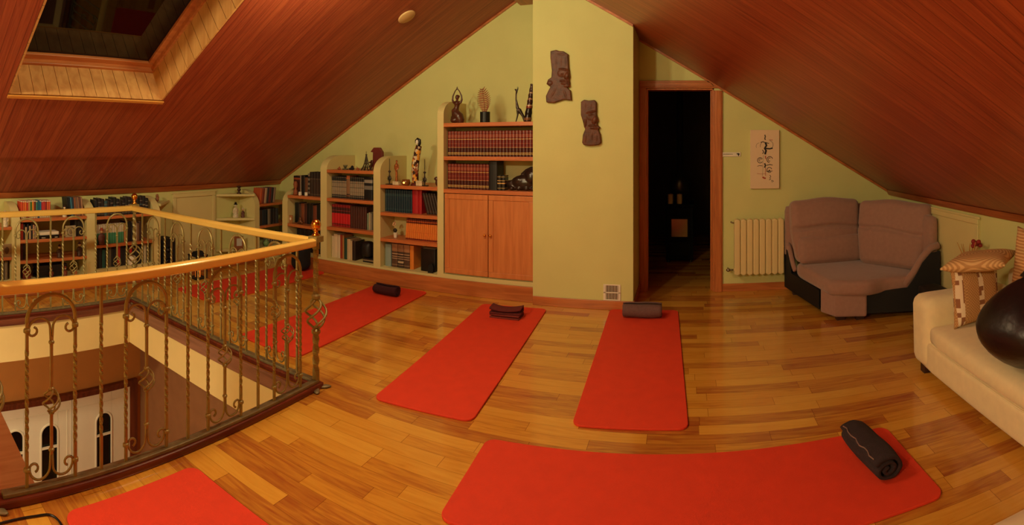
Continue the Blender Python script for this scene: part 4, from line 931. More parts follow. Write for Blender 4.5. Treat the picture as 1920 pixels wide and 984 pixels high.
# first bay bits
o = MB().lathe([(0.02, 0), (0.03, 0.01), (0.028, 0.05), (0.014, 0.075), (0.02, 0.09), (0.03, 0.135), (0.018, 0.17), (0, 0.17)], seg=14).build('terracotta_statuette', mat('terracotta', (0,0,0)), smooth=True, loc=(-4.38, 4.74, 0.8625)); tag(o, 'reddish statuette in front of the orange-topped box', 'figurine')
for i, x in enumerate((-4.30, -4.20)):
    o = MB().lathe([(0.018, 0), (0.022, 0.006), (0.02, 0.045), (0.0, 0.046)], seg=12).build('votive_candle', M_WHITE, smooth=True, loc=(x, 4.735, 0.8625)); tag(o, ('white votive with dark band left of its twin', 'white votive candle nearest the brown book')[i], 'candle', 'votives on the corner bay')
o = MB().box(-0.025, 0.025, -0.008, 0.008, 0, 0.10).build('small_framed_icon', mat('icon_wood', (176, 120, 70), 0.5), loc=(-4.44, 4.72, 0.5105), bevel=0.003); tag(o, 'small framed icon at the left end of the middle board', 'picture frame')
ic = MB().ell((0, -0.010, 0.055), (0.014, 0.004, 0.018)).build('icon_picture', M_WHITE, o, smooth=True)
m_ = MB(); m_.ell((0, 0, 0.03), (0.03, 0.02, 0.03)); m_.ell((0, 0, 0.07), (0.018, 0.014, 0.02)); m_.ell((-0.03, 0, 0.015), (0.014, 0.014, 0.014)); m_.ell((0.032, 0, 0.018), (0.016, 0.014, 0.018))
statue(m_, 'seated_figurine', mat('bronze_fig', (110, 70, 44), 0.4, 0.3), 'small bronze seated figurine between the icon and the brass ball', 'figurine', (-4.30, 4.735, 0.5105), 0.004)

# ------------------------------------------------------------------ things on the knee-wall shelves
def at_left(o, y, z, x=-4.875): o.location = (x, y, z); return o
def figurine(name, mats3, y, z, h, label, x=-4.875, grp=None):
    t = empty(name, (x, y, z)); k = h/0.14
    m_ = MB(); m_.lathe([(0.028*k, 0), (0.030*k, 0.01*k), (0.018*k, 0.06*k), (0.022*k, 0.085*k), (0.008*k, 0.10*k)], seg=14); m_.ell((0, 0.022*k, 0.06*k), (0.01*k, 0.012*k, 0.03*k)); m_.ell((0, -0.022*k, 0.06*k), (0.01*k, 0.012*k, 0.03*k))
    m_.build('body', mats3[0], t, fuse=0.004*k)
    MB().ell((0, 0, 0.115*k), (0.015*k, 0.015*k, 0.018*k)).build('head', mats3[1], t, smooth=True)
    MB().lathe([(0.020*k, 0.124*k), (0.020*k, 0.128*k), (0.012*k, 0.13*k), (0.010*k, 0.145*k), (0, 0.146*k)], seg=12).build('hat', mats3[2], t, smooth=True)
    return tag(t, label, 'figurine', grp)
M_SKIN = mat('painted_skin', (196, 150, 110), 0.5); M_FIGW = mat('painted_white', (214, 200, 170), 0.4, noise_amt=0.3, scale=60); M_FIGD = mat('painted_dark', (70, 44, 38), 0.4, noise_amt=0.4, scale=60)
figurine('white_figurine', (M_FIGW, M_FIGW, M_FIGW), 1.335, 0.6835, 0.15, 'white figurine at the far left on the knee-wall bookcase')
figurine('clown_figurine', (M_FIGD, M_FIGW, M_FIGD), 1.90, 0.3455, 0.13, 'dark clown figurine left of its twin', grp='clown figurines')
figurine('clown_figurine', (M_FIGD, M_FIGW, M_FIGD), 2.12, 0.3455, 0.14, 'dark clown figurine on a white base', grp='clown figurines')
figurine('seated_white_figurine', (M_FIGW, M_FIGW, M_FIGD), 1.955, 0.7525, 0.115, 'seated white figurine between comics and leaning albums')
figurine('doll_figurine', (mat('doll_dress', (96, 50, 44), 0.6, noise_amt=0.3, scale=40), M_SKIN, mat('doll_hat', (170, 70, 44), 0.6)), 2.37, 0.4405, 0.17, 'rustic doll before the green and white volumes')
figurine('red_figurine', (mat('red_cloth', (140, 50, 34), 0.6), M_SKIN, M_FIGD), 1.56, 0.7525, 0.05, 'tiny red ornament at the foot of the comics')
figurine('lady_figurine', (mat('lady_dress', (100, 60, 54), 0.5, noise_amt=0.5, scale=50), M_SKIN, M_FIGW), 4.42, 0.5555, 0.12, 'lady figurine with wide striped skirt in the corner niche', x=-5.0)
figurine('soldier_figurine', (M_FIGW, M_FIGW, M_BLACK), 4.33, 0.5555, 0.19, 'tall white figurine with black hat in the corner niche', x=-5.04)
m_ = MB(); m_.lathe([(0.03, 0), (0.03, 0.008), (0.014, 0.02), (0.018, 0.04), (0.028, 0.05), (0.016, 0.065), (0.02, 0.085), (0.036, 0.092), (0.012, 0.10), (0, 0.102)], seg=16); o = m_.build('hatted_bust', mat('bust_bronze', (70, 40, 30), 0.35, 0.3), smooth=True); at_left(o, 4.37, 0.8605, -5.02); tag(o, 'small dark bust with a broad hat on the upper niche shelf', 'figurine')
m_ = MB(); m_.ell((0, 0, 0.03), (0.02, 0.024, 0.03)); m_.ell((0, 0, 0.07), (0.016, 0.018, 0.02)); m_.ell((0, 0.015, 0.05), (0.012, 0.012, 0.012)); statue(m_, 'hanging_clay_mask', mat('clay_pink', (150, 96, 64), 0.6), 'small clay ornament beside the rounded upright', 'ornament', (-5.05, 3.16, 0.8305), 0.004)
# framed picture far left
o = MB().box(0, 0.012, 0, 0.10, 0, 0.125).build('small_picture_frame', mat('frame_pale', (150, 124, 90), 0.5), loc=(-4.88, 1.30, 0.3905), bevel=0.003); tag(o, 'small pale framed portrait at the far left bookcase', 'picture frame')
MB().ell((0.013, 0.05, 0.065), (0.003, 0.024, 0.034)).build('portrait', mat('portrait', (96, 70, 50), 0.6), o, smooth=True)
# router stack, plate
o = MB().box(-0.1, 0.02, 0, 0.21, 0, 0.035).build('black_video_player', M_BLACK, loc=(-4.895, 1.69, 0.5455), bevel=0.004); tag(o, 'black flat electronic box under the white one', 'device')
split_loose(MB().box(0.0205, 0.022, 0.02, 0.06, 0.008, 0.013).box(0.0205, 0.022, 0.16, 0.19, 0.008, 0.013).build('silver_button', M_WHITE, o))
o = MB().box(-0.1, 0.02, 0, 0.20, 0, 0.03).build('white_flat_box', M_WHITE, loc=(-4.895, 1.695, 0.581), bevel=0.004); tag(o, 'white flat box on the black electronic box', 'box')
pt = MB().box(0, 0.012, 0, 0.115, 0, 0.115).build('square_relief_tile', mat('tile_grey', (176, 158, 126), 0.5), loc=(-4.885, 1.965, 0.5455), bevel=0.004); tag(pt, 'square pale relief tile with a round motif', 'ornament')
MB().tube([(0.014, 0.058+0.042*math.cos(a), 0.058+0.042*math.sin(a)) for a in [2*PI*i/24 for i in range(25)]], 0.005, 6).ell((0.014, 0.058, 0.058), (0.004, 0.02, 0.028)).build('round_motif', mat('tile_dark', (130, 112, 84), 0.5), pt, smooth=True)
for i in range(5):
    o = MB().box(-0.1, 0.02, 0, 0.33-0.02*(i % 2), 0, 0.022).build('video_cassette_case', plain((16+3*i, 14, 16)), loc=(-4.90, 1.66+0.01*(i % 2), 0.161+0.0232*i), bevel=0.002); tag(o, 'black case lying flat, '+ORD[i]+' from the bottom of the stack', 'cassette case', 'stacked black cases')
o = MB().box(-0.08, 0.02, 0, 0.08, 0, 0.09).build('patterned_red_box', mat('red_pattern', (110, 40, 30), 0.5, noise_amt=0.5, scale=50), loc=(-4.895, 1.52, 0.161), bevel=0.003); tag(o, 'small patterned red box left of the black stack', 'box')
o = MB().box(-0.03, 0.02, 0, 0.045, 0, 0.03).build('small_wood_block', mat('light_wood', (190, 120, 70), 0.5), loc=(-4.895, 2.05, 0.161), bevel=0.002); tag(o, 'small light wooden block right of the black stack', 'block')
for i, (y, lb) in enumerate(((1.80, 'small red jester ornament before the black stack, left one'), (1.95, 'small red jester ornament before the black stack, right one'))):
    o = figurine('jester_ornament', (mat('jester', (130, 66, 48), 0.5, noise_amt=0.5, scale=70), M_FIGW, mat('red_cloth', (0,0,0))), y, 0.161, 0.10, lb, x=-4.855+0.015, grp='jester ornaments')
# candle holder white
ch = empty('white_candle_holder', (-4.885, 2.735, 0.1915)); tag(ch, 'white ceramic candle holder with a lit candle on the lowest board', 'candle holder')
MB().lathe([(0.04, 0), (0.046, 0.01), (0.046, 0.085), (0.036, 0.098), (0.02, 0.10), (0.018, 0.096), (0.034, 0.09), (0.038, 0.08), (0.038, 0.012), (0, 0.01)], seg=18).build('cup', M_WHITE, ch, smooth=True)
MB().ell((0.046, -0.008, 0.022), (0.004, 0.010, 0.010)).build('flame_glow', mat('flame2', (255, 220, 160), 0.5, emit=(255, 200, 130), strength=4), ch, smooth=True)
# green vase, framed card, lantern and dark chest
o = MB().lathe([(0.022, 0), (0.038, 0.02), (0.042, 0.045), (0.03, 0.07), (0.014, 0.08), (0.018, 0.092), (0.012, 0.09), (0, 0.06)], seg=18).build('green_vase', mat('green_glaze', (120, 150, 96), 0.2), smooth=True, loc=(-4.90, 4.74, 0.161)); tag(o, 'small round green glazed vase in the narrow corner bay', 'vase')
for i in range(5):
    o = bpy.data.objects.new('pamphlet', book_mesh(0.016, 0.16, 0.11, plain((150-20*i, 130-16*i, 110-14*i)))); COL.objects.link(o); o.location = (-4.93, 4.80+0.045*i, 0.172); o.rotation_euler = (Euler((0, 0, PI/2)).to_matrix() @ Euler((0, 0.35, 0)).to_matrix()).to_euler()
    tag(o, 'slanting pamphlet behind the green vase, '+ORD[i]+' from the vase', 'pamphlet', 'slanting pamphlets')
fr = MB().box(0, 0.015, 0, 0.12, 0, 0.17).build('framed_card', mat('frame_brown', (140, 84, 50), 0.5), loc=(-4.99, 4.26, 0.161), bevel=0.003, rot=(0, 0, -0.4)); tag(fr, 'brown framed pale card on the low niche shelf', 'picture frame')
MB().box(0.0155, 0.018, 0.03, 0.10, 0.05, 0.145).build('card', mat('card_blue', (190, 190, 180), 0.7), fr)
ln = empty('floor_lantern', (-4.66, 3.45, 0)); tag(ln, 'black metal lantern with orange candle on the floor by the knee-wall panel', 'lantern')
m_ = MB(); m_.box(-0.075, 0.075, -0.075, 0.075, 0, 0.015).box(-0.08, 0.08, -0.08, 0.08, 0.25, 0.265)
for sx in (-1, 1):
    for sy in (-1, 1): m_.box(sx*0.07-0.006, sx*0.07+0.006, sy*0.07-0.006, sy*0.07+0.006, 0.015, 0.25)
m_.prism([(-0.06, 0.265), (0.06, 0.265), (0.02, 0.30), (-0.02, 0.30)], 'Y', -0.05, 0.05); m_.build('lantern_frame', M_BLACKM, ln)
MB().tube(arc(0, 0.30, 0.03, 0, PI, 12), 0.003, 6).build('ring_handle', M_BLACKM, ln)
MB().lathe([(0.03, 0.015), (0.03, 0.14), (0.0, 0.142)], seg=16).build('candle', mat('wax_orange', (206, 110, 40), 0.5, emit=(255, 130, 40), strength=0.6), ln, smooth=True)
ds = empty('black_speaker', (-5.0, 3.22, 0)); tag(ds, 'black speaker box on the floor under the small triangular shelf', 'speaker')
MB().box(-0.13, 0.09, -0.08, 0.10, 0.0, 0.42).build('cabinet', M_BLACKM, ds, bevel=0.006)
m_ = MB(); m_.lathe([(0.05, 0), (0.055, 0.004), (0.03, 0.006), (0.0, 0.002)], (0.09, 0.01, 0.15), 20, 'X'); m_.lathe([(0.03, 0), (0.034, 0.004), (0.0, 0.002)], (0.09, 0.01, 0.30), 16, 'X'); split_loose(m_.build('driver', M_BLACK, ds, smooth=True))

# ------------------------------------------------------------------ chimney breast: masks and vent
def mask(name, outline, cx, cy, s, loc, label, face):
    pts = [((x-cx)*s, -(y-cy)*s) for x, y in outline]
    m_ = MB(); m_.prism(pts, 'Y', -0.034, 0.0)
    for (x, y, rx, rz, ry, rot) in face: m_.ell(((x-cx)*s, -0.030, -(y-cy)*s), (rx*s, ry, rz*s), 16, 10, Euler((0, rot, 0)))
    o = m_.build(name, M_MASK, loc=loc, fuse=0.0038); o.modifiers['s'].iterations = 7; return tag(o, label, 'mask', 'carved wooden profile masks')
M_MASK = mat('mask_wood', (92, 50, 28), 0.5, 0, 0.35, 22, bump=0.2, bscale=60, spec=0.35)
SC = 1/4.1*0.00487
mask('carved_mask', [(215,150),(260,142),(285,152),(320,156),(352,178),(358,280),(368,352),(362,375),(368,405),(340,428),(372,455),(380,532),(320,524),(240,548),(182,543),(178,495),(205,440),(215,425),(183,402),(195,368),(222,352),(226,300),(214,200)], 280, 345, SC, (-1.13, CBY, 2.10), 'larger carved dark wooden profile mask hung higher on the chimney breast',
     [(312,322,46,34,0.012,0),(346,345,20,30,0.022,0.25),(325,384,40,8,0.016,0.1),(330,402,34,8,0.015,0.05),(212,395,24,20,0.012,0),(322,296,44,7,0.018,0.15),(310,330,18,8,0.017,0),(345,420,26,12,0.012,0),(240,470,8,60,0.008,0.5),(330,480,8,50,0.008,-0.3),(300,180,60,5,0.008,0.1),(262,240,5,70,0.007,0),(300,230,5,70,0.007,0.05),(335,235,5,60,0.007,0)])
mask('carved_mask', [(455,540),(480,525),(515,532),(560,528),(575,548),(574,640),(590,685),(578,700),(582,718),(603,735),(588,752),(603,785),(610,850),(592,868),(520,875),(475,868),(464,850),(470,790),(488,748),(478,722),(470,690),(454,640)], 530, 700, SC, (-0.835, CBY, 1.675), 'smaller carved dark wooden profile mask hung lower on the chimney breast',
     [(530,655,40,30,0.010,0),(562,680,20,34,0.020,0.35),(545,722,38,7,0.015,0.1),(556,740,34,8,0.014,0.1),(488,700,10,40,0.012,0.1),(535,618,44,7,0.017,-0.2),(528,640,18,8,0.016,0),(490,820,6,45,0.008,0.1),(540,800,5,45,0.008,0),(575,815,5,40,0.008,0),(490,570,5,30,0.007,0),(530,575,5,34,0.007,0)])
vt = empty('air_vent', (-0.645, CBY-0.001, 0.155)); tag(vt, 'small white louvred air vent low on the chimney breast', 'vent')
m_ = MB()
for (a, b, c_, d) in ((-0.078, 0.078, 0.062, 0.072), (-0.078, 0.078, -0.072, -0.062), (-0.078, 0.078, -0.006, 0.004), (-0.078, -0.055, -0.062, 0.062), (0.055, 0.078, -0.062, 0.062)): m_.box(a, b, -0.008, 0, c_, d)
m_.build('vent_frame', M_WHITE, vt, bevel=0.002)
m_ = MB()
for i in range(8):
    x = -0.048+0.0137*i; m_.box(x-0.002, x+0.002, -0.006, -0.001, -0.060, -0.008).box(x-0.002, x+0.002, -0.006, -0.001, 0.006, 0.060)
m_.build('vent_slats', M_WHITE, vt); MB().box(-0.056, 0.056, -0.001, 0.0, -0.062, 0.062).build('vent_backing', mat('vent_dark', (90, 70, 44), 0.8), vt)

# ------------------------------------------------------------------ gable wall right of the door
pc = empty('canvas_painting', (0.815, YG, 1.33)); tag(pc, 'narrow unframed canvas with black ink scribbles and red touches', 'painting')
MB().box(-0.148, 0.148, -0.032, -0.001, -0.295, 0.30).build('canvas', mat('canvas', (232, 206, 170), 0.85, noise_amt=0.02, bump=0.1, bscale=200), pc, bevel=0.003)
def stroke(mb, pts, r): mb.tube([(x, -0.0325, z) for x, z in pts], r, 6, flat=(1, 0.12))
def cpx(x, y): return ((x-635)*0.00075, -(y-480)*0.00075)
m_ = MB()
for pts, r in (([(632,145),(640,170),(632,195),(640,215)], 6), ([(575,250),(600,240),(640,250),(690,262)], 4), ([(640,250),(655,290),(630,330),(650,360),(635,410)], 11), ([(640,330),(700,335),(740,325)], 8), ([(600,350),(620,380),(600,400)], 5), ([(630,530),(640,560),(630,590)], 8), ([(650,560),(700,548),(740,555)], 4), ([(530,570),(560,560),(600,566)], 3), ([(680,640),(700,630),(690,620)], 6), ([(650,640),(740,636)], 3), ([(700,690),(715,710),(700,730),(715,745),(690,755)], 3.5), ([(720,770),(735,762),(755,772),(725,785)], 3)):
    stroke(m_, [cpx(*p) for p in pts], r*0.0010)
for (cx_, cy_, r, a0, a1, w_) in ((640,300,70,PI*0.6,PI*1.05,2.0),(690,280,56,-0.8,1.4,2.0),(568,490,36,0.5,5.8,3.5),(700,480,40,0.3,4.6,4),(700,480,22,1,5,3),(568,485,16,0,5,3),(695,620,34,0.3,5.5,3.5),(560,300,45,1.6,3.6,1.5)):
    stroke(m_, [cpx(cx_+r*math.cos(a0+(a1-a0)*i/16), cy_-r*math.sin(a0+(a1-a0)*i/16)) for i in range(17)], w_*0.0010)
stroke(m_, [cpx(612, 420), cpx(608, 560), cpx(600, 700)], 0.0012)
m_.build('ink_drawing', mat('ink', (26, 20, 18), 0.7), pc)
m_ = MB()
for pts, r in (([(640,430),(645,470)], 6), ([(600,715),(620,728),(645,735)], 9), ([(642,590),(640,650),(644,700)], 3), ([(525,668),(580,674),(640,672)], 2), ([(690,214),(740,216)], 3)): stroke(m_, [cpx(*p) for p in pts], r*0.0010)
split_loose(m_.build('red_stroke', mat('red_ink', (176, 70, 40), 0.7), pc))
pk = empty('wall_plaque', (0.475, YG, 1.382)); tag(pk, 'small white lettered plaque on the wall beside the door casing', 'plaque')
MB().box(-0.09, 0.095, -0.012, -0.001, -0.022, 0.022).build('plate', M_WHITE, pk, bevel=0.003)
m_ = MB()
for i in range(10): m_.box(-0.082+0.0098*i, -0.075+0.0098*i, -0.0135, -0.012, -0.001, 0.006)
m_.build('lettering', mat('grey_ink', (110, 104, 92), 0.7), pk)
MB().prism([(0.052, 0.010), (0.075, 0.014), (0.086, 0.004), (0.078, -0.004), (0.076, -0.018), (0.068, -0.014), (0.066, -0.002), (0.054, 0.002)], 'Y', -0.0135, -0.012).build('black_emblem', M_BLACKM, pk)
# radiator
ra = empty('radiator', (0.46, YG, 0)); tag(ra, 'cream cast-iron column radiator under the canvas painting', 'radiator')
M_RAD = mat('radiator_cream', (228, 206, 148), 0.45, noise_amt=0.02)
m_ = MB(); m_.lathe([(0.0, -0.026), (0.022, -0.024), (0.027, 0.0), (0.022, 0.024), (0.0, 0.026)], (0, -0.09, 0.68), 12, 'X')
m_ = MB(); m_.prism([(-0.030, 0.20), (-0.020, 0.19), (0, 0.178), (0.020, 0.19), (0.030, 0.20), (0.030, 0.72), (0.024, 0.735), (0, 0.742), (-0.024, 0.735), (-0.030, 0.72)], 'Y', -0.125, -0.045)
sec0 = m_.build('section', M_RAD, ra, bevel=0.012); sec0.location = (0.065, 0, 0)
for i in range(1, 8):
    c_ = sec0.copy(); COL.objects.link(c_); c_.parent = ra; c_.location = (0.065+0.063*i, 0, 0)
split_loose(MB().tube([(0.03, -0.085, 0.655), (0.53, -0.085, 0.655)], 0.014, 10).tube([(0.03, -0.085, 0.235), (0.53, -0.085, 0.235)], 0.014, 10).build('header_pipe', M_RAD, ra, smooth=True))
MB().tube([(0.035, -0.085, 0.235), (-0.01, -0.085, 0.235), (-0.02, -0.05, 0.235), (-0.02, -0.002, 0.235)], 0.008, 8).ell((-0.022, -0.09, 0.235), (0.022, 0.018, 0.018)).build('valve', mat('chrome', (150, 140, 120), 0.25, 0.9), ra, smooth=True)
MB().tube([(0.035, -0.085, 0.70), (0.01, -0.085, 0.705)], 0.007, 8).ell((0.006, -0.085, 0.71), (0.009, 0.009, 0.009)).build('bleed_valve', mat('chrome', (0,0,0)), ra, smooth=True)
split_loose(MB().box(0.10, 0.12, -0.05, 0, 0.62, 0.64).box(0.50, 0.52, -0.05, 0, 0.62, 0.64).build('wall_bracket', M_RAD, ra))

# ------------------------------------------------------------------ grey corner sofa
M_GREY = mat('grey_upholstery', (160, 122, 108), 0.95, noise_amt=0.06, scale=30, bump=0.25, bscale=500, sheen=0.3)
M_BLK = mat('black_lining', (12, 11, 13), 0.7)
sf = empty('grey_corner_sofa', (1.6, 4.6, 0)); tag(sf, 'grey fabric corner sofa unit with black unupholstered sides', 'sofa')
def sfb(mb, nm, m, **k): o = mb.build(nm, m, sf, **k); o.data.transform(Matrix.Translation((-1.6, -4.6, 0))); return o
A_, B_, C_, D_, E_ = (1.03, 5.14), (1.185, 4.34), (1.43, 4.175), (2.10, 4.02), (2.12, 5.14)
sfb(MB().prism([A_, B_, C_, (1.50, 4.16), D_, E_], 'Z', 0.05, 0.225), 'base', M_BLK, bevel=0.01)
sfb(MB().prism([(1.155, 4.335), (1.245, 4.165), (1.50, 4.10), (1.53, 4.20), (1.30, 4.40)], 'Z', 0.035, 0.245), 'front_block', M_GREY, bevel=0.018)
# seat pad: polygon pad with rounded edges
def pad(poly, z0, z1, r, nm, m, n=8):
    mb = MB(); c_ = Vector((sum(p[0] for p in poly)/len(poly), sum(p[1] for p in poly)/len(poly)))
    fine = []
    for i in range(len(poly)):
        a, b = Vector(poly[i]), Vector(poly[(i+1) % len(poly)])
        for k in range(n): fine.append(a.lerp(b, k/n))
    for _ in range(3): fine = [(fine[i-1]+fine[i]*2+fine[(i+1) % len(fine)])/4 for i in range(len(fine))]
    rings = []; prof = [(0, 0)]+[(r*math.sin(a), r-r*math.cos(a)) for a in [PI/2*i/4 for i in range(1, 5)]]
    lay = []
    for i in range(5): a = PI/2*i/4; lay.append((r-r*math.sin(a), z0+r-r*math.cos(a)))
    for i in range(5): a = PI/2*i/4; lay.append((r-r*math.cos(a), z1-r+r*math.sin(a)))
    for ins, z in lay:
        rings.append([mb.bm.verts.new((*(p+(c_-p).normalized()*ins), z)) for p in fine])
    for a, b in zip(rings, rings[1:]):
        for i in range(len(fine)): mb.bm.faces.new((a[i], a[(i+1) % len(fine)], b[(i+1) % len(fine)], b[i]))
    mb.bm.faces.new(rings[0][::-1])
    top = rings[-1]; cc = None
    prev = top
    for s_ in (0.66, 0.33):
        ring = [mb.bm.verts.new((*(c_+(Vector(v.co[:2])-c_)*s_), z1+0.015*(1-s_))) for v in top]
        for i in range(len(fine)): mb.bm.faces.new((prev[i], prev[(i+1) % len(fine)], ring[(i+1) % len(fine)], ring[i]))
        prev = ring
    mb.bm.faces.new(prev)
    return mb
sfb(pad([(1.045, 4.98), (1.15, 4.36), (1.19, 4.16), (1.50, 4.05), (1.66, 4.10), (2.0, 4.06), (2.08, 4.98)], 0.215, 0.345, 0.045, '', None), 'seat_cushion', M_GREY, smooth=True)
# backs: left along the gable wall, right along the knee wall
sfb(MB().soft((0.52, 0.055, 0.27), 0.045, 6, M=Matrix.Translation((1.525, 5.145, 0.60))), 'back_frame', M_GREY)
sfb(MB().soft((0.05, 0.555, 0.26), 0.045, 6, M=Matrix.Translation((2.115, 4.62, 0.59))), 'back_frame', M_GREY)
# black side skins and their fabric shoulders
def slanted(poly, p0, p1, th):   # poly in (distance along p0->p1, z)
    d = Vector((p1[0]-p0[0], p1[1]-p0[1])); L_ = d.length; d /= L_; n_ = Vector((d.y, -d.x))*th
    mb = MB(); a = [mb.bm.verts.new((p0[0]+d.x*u, p0[1]+d.y*u, z)) for u, z in poly]; b = [mb.bm.verts.new((p0[0]+d.x*u+n_.x, p0[1]+d.y*u+n_.y, z)) for u, z in poly]
    mb.bm.faces.new(a); mb.bm.faces.new(b[::-1])
    for i in range(len(a)): mb.bm.faces.new((a[i], b[i], b[(i+1) % len(a)], a[(i+1) % len(a)]))
    return mb
sfb(slanted([(0, 0.05), (0.80, 0.05), (0.80, 0.215), (0.17, 0.225), (0.10, 0.40), (0.0, 0.47)], (1.015, 5.16), (1.175, 4.33), 0.012), 'side_lining', M_BLK, bevel=0.003)
sfb(MB().tube([(1.06, 4.90, 0.27), (1.05, 4.97, 0.33), (1.04, 5.03, 0.42), (1.035, 5.11, 0.485), (1.03, 5.19, 0.50)], 0.024, 8), 'side_piping', M_GREY, smooth=True)
sfb(slanted([(0, 0.05), (0.69, 0.05), (0.69, 0.555), (0.61, 0.54), (0.53, 0.46), (0.46, 0.33), (0.40, 0.255), (0.0, 0.225)], (1.465, 4.155), (2.155, 4.005), 0.014), 'side_lining', M_BLK, bevel=0.003)
sfb(MB().tube([(1.84, 4.10, 0.275), (1.92, 4.08, 0.37), (1.99, 4.06, 0.49), (2.06, 4.04, 0.575), (2.14, 4.03, 0.60)], 0.032, 8), 'side_piping', M_GREY, smooth=True)
def back_cushion(cx, cy, rz, hw, tilt, z0=0.345, h=0.60, slant=0.0):
    M_ = Matrix.Translation((cx, cy, z0+h/2)) @ Matrix.Rotation(rz, 4, 'Z') @ Matrix.Rotation(tilt, 4, 'X')
    def taper(P_, q):
        P_.x *= 1.0 - 0.14*max(0, -P_.z/(h/2))
        cr = math.exp(-((P_.z-0.03+slant*P_.x)/0.013)**2); P_.y *= (1-0.42*cr)
        P_.z += 0.010*math.sin(P_.x*11+cx)*(1 if P_.z > 0 else 0.3)
        return P_
    return MB().soft((hw, 0.085, h/2), 0.06, 40, (0.0, 0.035, 0.008), M_, taper)
sfb(back_cushion(1.372, 4.945, 0.06, 0.352, -0.14), 'back_cushion', M_GREY)
sfb(back_cushion(1.915, 4.50, -0.90, 0.375, -0.14, slant=0.06), 'back_cushion', M_GREY)
sfb(MB().soft((0.325, 0.05, 0.125), 0.045, 12, (0, 0.02, 0.01), Matrix.Translation((1.40, 4.838, 0.475)) @ Matrix.Rotation(0.06, 4, 'Z') @ Matrix.Rotation(-0.10, 4, 'X')), 'lumbar_pad', M_GREY)
m_ = MB()
for p in ((1.30, 4.22), (1.46, 4.18), (1.10, 5.05), (2.02, 4.12)): m_.box(p[0]-0.035, p[0]+0.035, p[1]-0.03, p[1]+0.03, 0, 0.05)
split_loose(sfb(m_, 'foot', mat('dark_foot', (60, 34, 26), 0.5)))

# ------------------------------------------------------------------ cream sofa on the right
M_CRM = mat('cream_upholstery', (240, 224, 178), 0.95, noise_amt=0.04, scale=20, bump=0.2, bscale=500, sheen=0.2)
bs = empty('cream_sofa', (1.8, 2.2, 0)); tag(bs, 'cream upholstered sofa along the right knee wall', 'sofa')
def bsb(mb, nm, m, **k): o = mb.build(nm, m, bs, **k); o.data.transform(Matrix.Translation((-1.8, -2.2, 0))); return o
bsb(MB().soft((0.335, 1.10, 0.095), 0.035, 8, M=Matrix.Translation((1.80, 1.95, 0.145))), 'base', M_CRM)
bsb(MB().soft((0.335, 0.95, 0.062), 0.045, 10, (0.01, 0, 0.006), Matrix.Translation((1.795, 1.95, 0.285))), 'seat_cushion', M_CRM)
# arm: tall block with rounded outer corner, leaning outward
bsb(MB().soft((0.345, 0.125, 0.225), 0.07, 10, (0.0, 0.012, 0), Matrix.Translation((1.80, 3.02, 0.275)) @ Matrix.Rotation(-0.05, 4, 'X')), 'armrest', M_CRM)
bsb(MB().soft((0.07, 1.0, 0.20), 0.06, 8, (0.01, 0, 0), Matrix.Translation((2.09, 1.86, 0.46))), 'backrest', M_CRM)
split_loose(bsb(MB().box(1.49, 1.55, 3.00, 3.06, 0, 0.055).box(1.49, 1.55, 0.9, 0.96, 0, 0.055).box(2.02, 2.08, 3.00, 3.06, 0, 0.055), 'leg', mat('dark_foot', (0,0,0)), bevel=0.004))
bsb(MB().tube([(1.463, 2.88, 0.232), (1.463, 0.98, 0.232)], 0.004, 6), 'piping', M_CRM)
# ottoman at the bottom corner
ot = empty('cream_ottoman', (1.08, 0.86, 0)); tag(ot, 'cream upholstered footstool corner at the bottom right', 'ottoman')
MB().soft((0.31, 0.40, 0.16), 0.05, 8, (0.005, 0.005, 0.01), Matrix.Translation((0, 0, 0.225))).build('padded_top', M_CRM, ot); o_ = MB().box(-0.26, -0.20, -0.34, -0.28, 0, 0.07).box(-0.26, -0.20, 0.28, 0.34, 0, 0.07).box(0.20, 0.26, -0.34, -0.28, 0, 0.07).box(0.20, 0.26, 0.28, 0.34, 0, 0.07).build('leg', mat('dark_foot', (0,0,0)), ot); split_loose(o_)
# cushions
def cushion(hx, hz, th, M_, nm, m, label, corner=0.2):
    def fn(P_, q):
        # thickness falls to the edges, corners pulled out
        e = max(0.0, (1-q.x**4)*(1-q.z**4)); P_.y = q.y*th*(0.10+0.90*e**0.6)
        pinch = 1-0.10*(1-q.x**2 if abs(q.z) > abs(q.x) else 1-q.z**2)
        P_.x = q.x*hx*(1-0.10*(1-q.z**2)*abs(q.x)); P_.z = q.z*hz*(1-0.10*(1-q.x**2)*abs(q.z)); return P_
    o = MB().soft((hx, th, hz), min(0.02, th*0.5), 16, (0,0,0), None, fn).build(nm, m); o.matrix_world = M_; return tag(o, label, 'cushion')
# woven cushion with vertical white/brown block columns
wm = bpy.data.materials.new('woven_cushion'); wm.use_nodes = True; nt = wm.node_tree; b_ = nt.nodes['Principled BSDF']; L = nt.links
tc = N(nt, 'ShaderNodeTexCoord'); sp_ = N(nt, 'ShaderNodeSeparateXYZ'); L.new(tc.outputs['Object'], sp_.inputs[0])
u = math_n(nt, 'FRACT', math_n(nt, 'ADD', math_n(nt, 'MULTIPLY', sp_.outputs['X'], 6.8), 0.13)); colm = math_n(nt, 'LESS_THAN', u, 0.27)
cbn = N(nt, 'ShaderNodeCombineXYZ'); L.new(math_n(nt, 'FLOOR', math_n(nt, 'MULTIPLY', sp_.outputs['X'], 60)), cbn.inputs[0]); L.new(math_n(nt, 'FLOOR', math_n(nt, 'MULTIPLY', sp_.outputs['Z'], 36)), cbn.inputs[1])
wn_ = N(nt, 'ShaderNodeTexWhiteNoise', noise_dimensions='2D'); L.new(cbn.outputs[0], wn_.inputs['Vector'])
